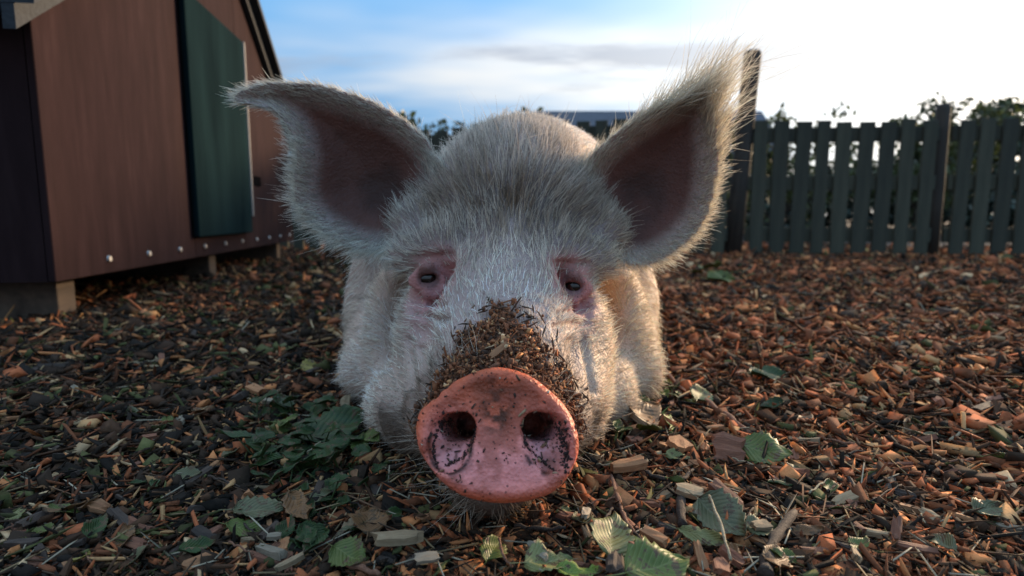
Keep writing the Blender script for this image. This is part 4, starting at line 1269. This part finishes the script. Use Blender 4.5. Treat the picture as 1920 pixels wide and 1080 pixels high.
SPECIAL_CHIPS = [
    (1176, 872, 58, 22, 16, 'orange', 0.25, (0.1, -.1), 'stubby orange wood chip with a blunt square end beside the pig\'s jowl', 0),
    (1366, 842, 50, 52, 12, 'red', -0.2, (0.75, .1), 'square red-brown wood chip with deep ridges, propped up', 1),
    (1292, 920, 44, 24, 12, 'tan', -0.3, (0.2, .1), 'pale tan diamond-shaped wood chip', 0),
    (1362, 928, 64, 22, 14, 'red', -1.15, (0.1, .2), 'long rusty red wood chip near the folded grey-green leaf', 0),
    (1158, 1058, 46, 34, 18, 'dark', 1.4, (0.4, 0), 'dark brown bark block touching the veined green leaf', 1),
    (1226, 1004, 46, 16, 10, 'orange', -0.8, (0.2, .1), 'slim orange sliver of wood above the veined green leaf', 0),
    (745, 1008, 78, 24, 18, 'tan', 0.12, (0, 0), 'thick tan stick of wood lying below the snout', 0),
    (1272, 832, 36, 30, 12, 'orange', 0.6, (0.3, .1), 'rounded orange wood chip behind the bright yellow-green leaf', 0),
    (1098, 962, 40, 13, 9, 'pale', 1.35, (0.2, .2), 'whitish splinter standing in front of the pig\'s chin', 0),
    (1425, 985, 32, 18, 10, 'tan', 0.4, (0.2, .1), 'small tan chip next to the grey-green curled leaf', 0),
    (1352, 1062, 40, 22, 12, 'red', 1.3, (0.2, .1), 'red-brown chip beyond the tip of the veined green leaf', 0),
    (480, 730, 34, 16, 10, 'orange', -0.6, (0.2, .1), 'bright orange chip lying towards the pig ark', 0),
    (508, 752, 26, 13, 8, 'pale', 0.1, (0.1, .1), 'pale oval chip near the bright orange chip', 0),
    (648, 755, 16, 26, 8, 'tan', 0.2, (0.8, .1), 'upright tan chip beside the pig\'s neck', 0),
    (515, 1005, 22, 14, 8, 'pale', 0.3, (0.1, .1), 'pale chip among dark leaves in the shaded corner', 0),
    (1010, 1032, 46, 14, 8, 'pale', -1.0, (0.2, .1), 'pale yellowish splinter under the pig\'s chin', 0),
    (800, 1045, 40, 20, 8, 'pale', 0.4, (0.2, .1), 'broken whitish chip in front of the thick tan stick', 0),
]
for i, (a, b, L, W, T, m_, yaw, tilt, lab, sp) in enumerate(SPECIAL_CHIPS):
    s = psize(a, b)
    o = chip_mesh('wood_chip', L * s, W * s * 1.25, T * s, CHIPM[m_], 100 + i, sp)
    lay(o, a, b, yaw, tilt, 0.021); tag(o, lab, 'wood chip', 'wood chips picked out on the pen floor')
# the chip perched on the nose
hit = bvh.ray_cast(Vector((0, 0, CAM_H)), Vector(P(935, 664, 1.0) - np.array([0, 0, CAM_H])).normalized())
o = chip_mesh('wood_chip', 0.019, 0.008, 0.005, CHIPM['orange'], 555)
o.location = hit[0] + hit[1] * 0.004; o.rotation_euler = (0.5, -0.55, 0.5)
tag(o, 'small orange wood chip perched on the soil above the pig\'s snout', 'wood chip')
ANCHORS = [(s_[0], s_[1], n_) for s_, n_ in zip([(622, 806), (492, 842), (655, 1042), (1146, 1002), (1232, 1062), (1436, 846), (1350, 972), (1424, 990), (1254, 790), (1314, 742), (1440, 702), (1352, 524), (1030, 1052), (586, 686), (484, 958), (926, 1030), (562, 955), (1455, 1045),
    (1366, 842), (1292, 920), (1362, 928), (745, 1008), (480, 730), (648, 755), (1250, 700), (1390, 800), (1278, 950), (565, 855), (300, 560), (120, 640), (1650, 560), (1840, 560), (300, 700), (150, 850), (320, 980), (60, 1040), (1600, 700), (1820, 720), (1580, 860), (1780, 900), (1600, 1020), (1850, 1050)],
   ['broad dark green leaf', 'blue-green leaf', 'small bright green leaf', 'cracked pale green leaf', 'large veined green leaf', 'striped mid-green leaf', 'folded grey-green leaf', 'curled grey-green leaf', 'bright yellow-green leaf', 'pale yellowish leaf', 'far dark green leaf', 'green sprig by the fence', 'torn pale green leaf', 'yellow leaf', 'dull grey-green leaf', 'half buried green leaf', 'long tapering brown leaf', 'heavy bent stick',
    'square ridged chip', 'pale tan diamond chip', 'long rusty red chip', 'thick tan stick', 'bright orange chip', 'upright tan chip', 'long reddish twig', 'straight red-brown stick', 'thick dark twig', 'thin dry straw stem', 'pig ark door', 'pig ark wall', 'foot of the sunlit fence', 'end of the sunlit fence', 'ground before the ark door', 'near eave of the ark', 'open mulch on the ark side', 'corner of the ark side mulch', 'mulch below the sunlit fence', 'mulch below the last fence post', 'open mulch on the fence side', 'outer mulch on the fence side', 'mulch beyond the heavy bent stick', 'far side mulch past the bent stick'])]
def beside(px_, py_):
    return min(ANCHORS, key=lambda t: (t[0] - px_) ** 2 + (1.6 * (t[1] - py_)) ** 2)[2]
chip_protos = {}
r = random.Random(31)
for m_ in CHIPM:
    for k in range(4):
        chip_protos[(m_, k)] = None
bvh_inside = bvh
def in_pig(x, y):
    return bvh.ray_cast(Vector((x, y, -0.2)), Vector((0, 0, 1)))[0] is not None
cnt = 0
while cnt < 265:
    px_, py_ = r.uniform(20, 1900), 1080 - 560 * r.random() ** 1.25
    if py_ < 560: continue
    p = G(px_, py_)
    if in_pig(p[0], p[1]): continue
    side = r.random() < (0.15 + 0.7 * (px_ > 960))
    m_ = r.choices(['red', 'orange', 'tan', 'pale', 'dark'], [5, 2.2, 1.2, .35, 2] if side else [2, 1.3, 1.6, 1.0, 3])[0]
    k = r.randrange(4)
    if chip_protos[(m_, k)] is None:
        L = [0.020, 0.026, 0.016, 0.032][k]; W = [0.010, 0.008, 0.012, 0.009][k]
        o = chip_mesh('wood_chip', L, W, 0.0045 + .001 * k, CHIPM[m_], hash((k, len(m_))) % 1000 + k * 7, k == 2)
        chip_protos[(m_, k)] = o.data
    else:
        o = bpy.data.objects.new('wood_chip', chip_protos[(m_, k)]); COL.objects.link(o)
    dist = math.hypot(p[0], p[1]); s = r.uniform(0.55, 1.2) * (dist / 0.6) ** 0.45
    o.scale = (s, s, s)
    o.location = (p[0], p[1], ground_h(p[0], p[1]) + 0.008 + r.uniform(0, .006) * s)
    o.rotation_euler = (r.gauss(0, .3), r.gauss(0, .25), r.uniform(0, 6.28))
    tag(o, '%s%s %s %s near the %s' % ('tilted ' if abs(o.rotation_euler[0]) > .28 else '', 'large' if s > 1.15 else 'small' if s > .8 else 'tiny', ['flat', 'slender', 'stubby ridged', 'long'][k], {'red': 'reddish brown wood chip', 'orange': 'orange wood chip', 'tan': 'tan wood chip', 'pale': 'whitish wood chip', 'dark': 'dark bark chip'}[m_], beside(px_, py_)), 'wood chip', 'loose wood chips on the mulch')
    cnt += 1

# ---------------------------------------------------------------- leaves
def leaf_mat(name, c1, c2, vein, trans=0.2, spots=(0.10, 0.06, 0.03), spot_at=0.58):
    """leaf blade: x along the midrib 0..1, y across (object space is scaled per leaf)"""
    M = Mat(name); sep = M.node('ShaderNodeSeparateXYZ'); M.link(M.attr('uvw'), sep.inputs[0])
    ay = M.math('ABSOLUTE', sep.outputs['Y'])
    ph = M.math('SUBTRACT', M.math('MULTIPLY', sep.outputs['X'], 9.0), M.math('MULTIPLY', ay, 7.0))
    saw = M.math('ABSOLUTE', M.math('SUBTRACT', M.math('FRACT', ph), 0.5))
    v1 = M.math('GREATER_THAN', saw, 0.435); v2 = M.math('LESS_THAN', ay, 0.018)
    vv = M.math('MAXIMUM', v1, v2)
    f = M.noise(M.tc(), 60, 5, 0.65)
    c = M.ramp(f, [(0.3, c1), (0.7, c2)])
    c = M.mix(M.math('GREATER_THAN', M.noise(M.tc(), 110, 5, 0.7), spot_at), c, spots)
    c = M.mix(M.math('MULTIPLY', vv, 0.55), c, vein)
    cc = randomised(M, c, 0.25)
    M.set(Base_Color=cc, Roughness=0.5, Specular_IOR_Level=0.35)
    M.bump(M.math('ADD', M.math('MULTIPLY', saw, -1.0), M.math('MULTIPLY', f, .6)), 0.6, 0.0015)
    tr = M.node('ShaderNodeBsdfTranslucent'); M.link(cc, tr.inputs[0]); mx = M.node('ShaderNodeMixShader'); mx.inputs[0].default_value = trans
    M.link(M.b.outputs[0], mx.inputs[1]); M.link(tr.outputs[0], mx.inputs[2]); M.link(mx.outputs[0], M.out.inputs['Surface'])
    return M.m
LEAFM = {'green': leaf_mat('leaf_green', (0.070, 0.098, 0.018), (0.135, 0.155, 0.034), (0.20, 0.21, 0.07)),
         'darkgreen': leaf_mat('leaf_dark_green', (0.018, 0.038, 0.009), (0.042, 0.078, 0.017), (0.07, 0.10, 0.03)),
         'yellowgreen': leaf_mat('leaf_yellow_green', (0.15, 0.22, 0.03), (0.24, 0.30, 0.06), (0.33, 0.36, 0.12)),
         'pale': leaf_mat('leaf_pale_green', (0.16, 0.165, 0.055), (0.26, 0.245, 0.095), (0.33, 0.30, 0.14)),
         'greygreen': leaf_mat('leaf_grey_green', (0.085, 0.088, 0.040), (0.155, 0.150, 0.072), (0.22, 0.20, 0.11)),
         'brown': leaf_mat('leaf_brown', (0.16, 0.075, 0.03), (0.28, 0.14, 0.055), (0.22, 0.12, 0.06)),
         'yellow': leaf_mat('leaf_yellow', (0.26, 0.20, 0.035), (0.36, 0.29, 0.07), (0.40, 0.34, 0.14))}
def leaf_mesh(L, W, mat, seed, curl=0.15, fold=0.25, tear=0.0, serr=0.09, stem=True):
    r = random.Random(seed); nx, ny = 15, 6; V, Fc, UV = [], [], []
    ph = r.uniform(0, 6)
    for i in range(nx):
        t = i / (nx - 1)
        wd = W * .5 * (math.sin(math.pi * t ** .78) ** .75 if 0 < t < 1 else 0.02)
        for j in range(-ny, ny + 1):
            s = j / ny
            ww = wd * (1 + (serr * (1 if i % 2 else -1) if abs(j) == ny else 0))
            if abs(j) > ny - 3: ww *= 1 - 0.16 * max(0, math.sin(7 * t + ph * 2) * math.sin(17 * t + ph)) * (1 if s > 0 else .6)
            if tear and s > .2 and .45 < t < .75: ww *= 1 - tear * abs(math.sin(t * 23))
            y = s * ww
            z = fold * abs(y) + curl * L * (t - .45) ** 2 * 1.2 + .035 * L * math.sin(9 * t + ph + 3 * s) + .05 * L * s * math.sin(5 * t + ph)
            V.append((L * (t - .5), y, z)); UV.append((t, s * .5, 0))
    m = 2 * ny + 1
    for i in range(nx - 1):
        for j in range(m - 1):
            Fc.append((i * m + j, (i + 1) * m + j, (i + 1) * m + j + 1, i * m + j + 1))
    o = mesh_obj('fallen_leaf', V, Fc, mat, None, True)
    at = o.data.attributes.new('uvw', 'FLOAT_VECTOR', 'POINT'); at.data.foreach_set('vector', np.array(UV, np.float32).ravel())
    sm = o.modifiers.new('thickness', 'SOLIDIFY'); sm.thickness = 0.0004
    if stem:
        v, f_ = tube_geo([(-L * .5 + .002, 0, V[ny][2]), (-L * .62, .01 * L, V[ny][2] * .6), (-L * .78, .03 * L, V[ny][2] * .1)], [.012 * L, .009 * L, .007 * L], 5)
        mesh_obj('stem', v, f_, mat, o)
    return o
LEAVES = [  # px, py, length px, width px, material, yaw (image: 0 right), tilt x, tilt y, label
    (622, 806, 120, 74, 'darkgreen', 0.55, 0.35, -.15, 'broad dark green leaf leaning in the shade beside the pig\'s neck'),
    (492, 842, 76, 56, 'darkgreen', 2.0, 0.3, 0.2, 'blue-green leaf standing behind the dry straw stem'),
    (655, 1042, 74, 50, 'green', -0.5, 0.3, 0.1, 'small bright green leaf in front of the thick tan stick'),
    (1146, 1002, 122, 64, 'pale', 1.35, 0.30, -.1, 'pale green leaf with a dark crack across it'),
    (1232, 1062, 128, 78, 'green', 0.35, 0.45, 0.0, 'large green leaf with clear parallel veins'),
    (1436, 846, 84, 60, 'green', -0.55, 0.45, 0.0, 'striped mid-green leaf lying by the square ridged chip'),
    (1350, 972, 96, 74, 'greygreen', -0.9, 0.35, 0.3, 'folded grey-green leaf with a long pale midrib'),
    (1318, 1006, 88, 26, 'pale', -0.6, 0.55, 0.0, 'narrow curled pale leaf in front of the folded grey-green leaf'),
    (1424, 990, 48, 40, 'greygreen', 0.1, 0.25, 0.1, 'curled grey-green leaf beside the folded one'),
    (1254, 790, 58, 26, 'yellowgreen', 1.35, 0.7, 0.0, 'bright yellow-green leaf standing upright near the pig\'s shoulder'),
    (1216, 806, 46, 34, 'green', 2.6, 0.5, 0.2, 'deep green leaf tucked beside the bright yellow-green one'),
    (1314, 742, 56, 34, 'pale', 1.0, 0.4, -.1, 'pale yellowish leaf beyond the bright yellow-green one'),
    (1440, 702, 70, 44, 'darkgreen', 0.2, 0.2, 0.1, 'dark green leaf lying well beyond the striped leaf'),
    (1352, 524, 60, 34, 'green', 0.4, 0.5, 0.1, 'green leaf sprig on the mulch near the slatted fence'),
    (1030, 1052, 92, 54, 'pale', 0.3, 0.25, 0.1, 'torn pale green leaf below the pig\'s chin'),
    (1085, 1074, 80, 34, 'yellowgreen', -0.15, 0.2, 0.0, 'torn yellow-green leaf edge beside the torn pale green one'),
    (586, 686, 44, 24, 'yellow', 0.8, 0.4, 0.0, 'yellow leaf in the mulch between pig and ark'),
    (484, 958, 84, 50, 'greygreen', 0.2, 0.2, 0.1, 'dull grey-green leaf in the deep shade before the straw stem'),
    (926, 1030, 72, 38, 'green', 1.25, 0.3, 0.0, 'green leaf half buried straight below the snout'),
    (1206, 770, 96, 60, 'brown', 0.9, 0.7, 0.1, 'crumpled orange-brown dead leaf against the pig\'s shoulder'),
    (562, 955, 120, 34, 'brown', -0.95, 0.25, 0.0, 'long tapering brown dead leaf in the shade'),
    (690, 975, 90, 56, 'brown', 1.8, 0.25, 0.0, 'dull brown dead leaf under the pig\'s jowl'),
    (1455, 1045, 70, 40, 'brown', 1.3, 0.2, 0.0, 'brown dead leaf near the heavy bent stick'),
]
for i, (a, b, L, W, m_, yaw, tx, ty, lab) in enumerate(LEAVES):
    s = psize(a, b)
    o = leaf_mesh(L * s, W * s * 1.25, LEAFM[m_], 300 + i, curl=random.Random(i).uniform(-.1, .35), fold=random.Random(i + 9).uniform(.1, .45), tear=.5 if 'torn' in lab else 0)
    lay(o, a, b, yaw, (tx, ty), 0.016 + 0.28 * W * s * tx); tag(o, lab, 'leaf', 'fallen leaves on the mulch')
r = random.Random(64)
LL = {'green': 'small green leaf scattered on the mulch', 'darkgreen': 'small dark green leaf scattered on the mulch', 'pale': 'small pale green leaf scattered on the mulch',
      'brown': 'small brown dead leaf scattered on the mulch', 'yellow': 'small yellow leaf scattered on the mulch', 'greygreen': 'small grey-green leaf scattered on the mulch'}
k = 0
while k < 100:
    a, b = r.uniform(20, 1900), 1080 - 500 * r.random() ** 1.3
    if k >= 62: a, b = r.gauss(590, 90), r.uniform(770, 1050)
    p = G(a, b)
    if in_pig(p[0], p[1]) or (700 < a < 1150 and b < 960): continue
    m_ = r.choices(list(LL), [2, 5 if a < 900 else 1.5, 1.5, 4, .7, 2.5] if k < 62 else [2, 9, .3, 1.5, .3, 1.5])[0]
    L = r.uniform(.016, .036) * (math.hypot(p[0], p[1]) / .6) ** .3
    wr, cu, fo = r.uniform(.4, .7), r.uniform(-.1, .5), r.uniform(.05, .6)
    o = leaf_mesh(L, L * wr, LEAFM[m_], 800 + k, curl=cu, fold=fo, serr=0.06)
    sh = ('folded ' if fo > .38 else 'curled ' if cu > .25 else 'flat ') + ('broad ' if wr > .55 else 'narrow ')
    o.location = (p[0], p[1], ground_h(p[0], p[1]) + 0.012 + .004 * r.random()); o.rotation_euler = (r.gauss(.15, .3), r.gauss(0, .25), r.uniform(0, 6.28))
    tag(o, '%s near the %s' % (LL[m_].replace(' scattered on the mulch', ' lying').replace('small ', 'small ' + sh), beside(a, b)), 'leaf', 'small leaves scattered on the mulch'); k += 1

# ---------------------------------------------------------------- twigs and grass
def twig_mat(name, c1, c2):
    M = Mat(name); f = M.noise(M.tc(), 300, 5, .7)
    M.set(Base_Color=M.ramp(f, [(.3, c1), (.7, c2)]), Roughness=.8); M.bump(f, 1.0, .003); return M.m
TW = {'dark': twig_mat('twig_dark', (0.020, 0.012, 0.008), (0.070, 0.042, 0.026)), 'red': twig_mat('twig_red', (0.14, 0.055, 0.03), (0.26, 0.12, 0.065)),
      'straw': twig_mat('twig_straw', (0.24, 0.19, 0.11), (0.40, 0.33, 0.21))}
def twig(pix, r0, r1, mat, label, lift=0.014, rise=None, group='twigs on the mulch', smooth_n=4):
    pts = [G(a, b, lift + (rise[i] if rise else 0)) for i, (a, b) in enumerate(pix)]
    Pp = []
    for i in range(len(pts) - 1):
        for t in np.linspace(0, 1, smooth_n, endpoint=False): Pp.append(pts[i] * (1 - t) + pts[i + 1] * t + np.array([0, 0, .0012 * math.sin(9 * t + i)]))
    Pp.append(pts[-1]); nn = len(Pp)
    s = psize(*pix[0]); c0 = pts[0].copy()
    V, Fc = tube_geo([p - c0 for p in Pp], [s * (r0 + (r1 - r0) * i / (nn - 1)) * (1 + .16 * math.sin(i * 2.3 + r0) + .10 * math.sin(i * 5.1)) for i in range(nn)], 8)
    o = mesh_obj('twig', V, Fc, TW[mat], None, True); o.location = tuple(c0)
    return tag(o, label, 'twig', group)
twig([(1145, 892), (1160, 940), (1172, 975), (1190, 1000)], 4.5, 3, 'red', 'red-brown twig slanting down towards the cracked pale leaf')
twig([(1190, 1000), (1215, 1022), (1228, 1036)], 3, 2, 'dark', 'thin dark twig running to the veined green leaf')
twig([(1278, 915), (1276, 950), (1280, 985)], 8, 7, 'dark', 'thick dark twig lying near the pale tan diamond chip')
twig([(1210, 885), (1235, 897), (1280, 899), (1300, 880)], 4, 3, 'dark', 'curved dark twig behind the pale tan diamond chip')
twig([(1215, 672), (1250, 700), (1290, 742)], 4, 2.5, 'red', 'long reddish twig pointing at the pig\'s shoulder', rise=[.02, .01, 0])
twig([(1320, 750), (1370, 785), (1405, 812)], 6, 4, 'red', 'straight red-brown stick behind the square ridged chip')
twig([(1330, 930), (1352, 985), (1370, 1050)], 2.5, 2, 'straw', 'long pale stalk crossing the folded grey-green leaf', rise=[.02, .016, .01])
twig([(525, 886), (565, 855), (602, 828)], 2.2, 1.2, 'straw', 'thin dry straw stem bent upwards in the shade', rise=[0, .012, .024])
twig([(640, 1056), (680, 1066), (712, 1078)], 5, 5, 'red', 'short red-brown twig below the small bright green leaf')
twig([(1435, 1078), (1440, 1045), (1452, 1010), (1490, 960)], 14, 9, 'dark', 'heavy bent brown stick beside the brown dead leaf')
twig([(936, 1010), (942, 1040), (960, 1064)], 2.5, 2, 'red', 'curved thin red twig under the snout', rise=[.01, .008, 0])
twig([(965, 985), (1010, 992), (1060, 990)], 4, 3, 'dark', 'dark twig lying close under the pig\'s chin')
twig([(1100, 985), (1140, 978), (1120, 1010)], 2.2, 2, 'dark', 'kinked dark twig beside the cracked pale leaf')
r = random.Random(8)
k = 0
while k < 46:
    a, b = r.uniform(20, 1900), 1075 - 480 * r.random() ** 1.2
    p = G(a, b)
    if in_pig(p[0], p[1]) or (720 < a < 1130 and b < 960): continue
    an = r.uniform(0, 6.28); L = r.uniform(40, 110) * (0.5 + (b - 560) / 1000)
    q = [(a, b), (a + L * .5 * math.cos(an) + r.gauss(0, 5), b + L * .25 * math.sin(an) + r.gauss(0, 3)), (a + L * math.cos(an), b + L * .45 * math.sin(an))]
    if any(y > 1150 or y < 540 for _, y in q): continue
    m_ = r.choice(['dark', 'dark', 'red', 'straw'])
    twig(q, r.uniform(1.2, 3.2), 1.2, m_, '%s thin %s strewn near the %s' % ('long' if L > 55 else 'short', {'dark': 'dark twig', 'red': 'reddish twig', 'straw': 'pale stalk'}[m_], beside(a, b)), group='thin twigs strewn on the mulch', lift=0.015)
    k += 1
M = Mat('grass_blade'); f = M.noise(M.tc(), 40, 3)
c = M.ramp(f, [(.3, (0.13, 0.19, 0.03)), (.7, (0.23, 0.29, 0.06))]); M.set(Base_Color=c, Roughness=.5)
tr = M.node('ShaderNodeBsdfTranslucent'); M.link(c, tr.inputs[0]); mx = M.node('ShaderNodeMixShader'); mx.inputs[0].default_value = .35
M.link(M.b.outputs[0], mx.inputs[1]); M.link(tr.outputs[0], mx.inputs[2]); M.link(mx.outputs[0], M.out.inputs['Surface'])
grass_m = M.m
def tuft(px_, py_, label, blades, seed):
    r = random.Random(seed); g = G(px_, py_); t = empty('grass_tuft', tuple(g)); tag(t, label, 'grass')
    for (dx, dy, h, wd) in blades:
        V, Fc = [], []
        ax = r.uniform(0, 3.14)
        for i in range(7):
            s = i / 6; c0 = np.array([dx * s ** 1.6, dy * s ** 1.6, h * (s - .15 * s * s)])
            w_ = wd * (1 - s ** 2.2) * .5 + .0002
            e = np.array([math.cos(ax), math.sin(ax), 0]) * w_
            V += [c0 - e, c0 + np.array([0, 0, -w_ * .5]), c0 + e]
        for i in range(6):
            for j in range(2): Fc.append((3 * i + j, 3 * i + j + 1, 3 * i + j + 4, 3 * i + j + 3))
        o = mesh_obj('blade', V, Fc, grass_m, t, True); sm = o.modifiers.new('thickness', 'SOLIDIFY'); sm.thickness = .0004
    return t
tuft(1200, 752, 'tuft of yellow-green grass blades beside the pig\'s shoulder', [(-.012, -.005, .050, .008), (.006, -.01, .026, .010), (.02, 0, .02, .006)], 1)
tuft(1228, 800, 'short broad-bladed grass in front of the dead brown leaf', [(.012, -.01, .028, .006), (-.012, 0, .022, .007), (.02, .008, .03, .005)], 2)
tuft(1320, 1000, 'fine grass blades between the fallen leaves', [(.01, 0, .02, .003), (-.01, .004, .018, .003)], 3)

def sprig(px_, py_, label, n_, size, m_, seed):
    r = random.Random(seed); g = G(px_, py_); t = empty('weed_sprig', tuple(g)); tag(t, label, 'weed', 'green weeds growing through the mulch')
    for i in range(n_):
        an, el = r.uniform(0, 6.28), r.uniform(0.35, 1.15); L = size * r.uniform(.6, 1.1)
        d_ = np.array([math.cos(an) * math.cos(el), math.sin(an) * math.cos(el), math.sin(el)])
        v, f_ = tube_geo([(0, 0, 0.002), d_ * L * .5, d_ * L * .95 + np.array([0, 0, .003])], [.0011, .0009, .0007], 5); mesh_obj('stalk', v, f_, LEAFM[m_], t, True)
        lf = leaf_mesh(L * r.uniform(.6, .95), L * r.uniform(.38, .6), LEAFM[m_], seed * 31 + i, curl=r.uniform(-.2, .2), fold=r.uniform(.1, .4), stem=False)
        lf.name = 'leaf_blade'; lf.parent = t; lf.location = tuple(d_ * L * 1.0); lf.rotation_euler = (r.gauss(.25, .3), r.uniform(-.5, .2), an)
    return t
SPR = [(600, 850, 'darkgreen', 6, .030), (560, 800, 'darkgreen', 5, .028), (640, 890, 'darkgreen', 6, .026), (500, 880, 'darkgreen', 5, .030), (540, 930, 'darkgreen', 5, .024), (670, 850, 'green', 4, .022), (480, 800, 'darkgreen', 5, .028),
       (610, 960, 'darkgreen', 5, .022), (700, 930, 'darkgreen', 4, .018), (1230, 770, 'yellowgreen', 4, .020), (1195, 800, 'green', 5, .022), (1275, 765, 'green', 4, .020), (1340, 530, 'green', 5, .060), (1150, 840, 'green', 4, .016), (580, 900, 'darkgreen', 6, .026), (520, 840, 'green', 5, .024), (630, 800, 'darkgreen', 6, .024), (1215, 740, 'yellowgreen', 5, .020)]
for i, (a, b, m_, n_, sz_) in enumerate(SPR):
    sprig(a, b, '%s %s weed with %s leaves near the %s' % (['small', 'spreading', 'low', 'upright'][(i * 7 // 2) % 4], {'darkgreen': 'dark green', 'green': 'mid green', 'yellowgreen': 'bright yellow-green'}[m_], {4: 'four', 5: 'five', 6: 'six'}[n_], beside(a, b)), n_, sz_ * 1.75, m_, 900 + i)
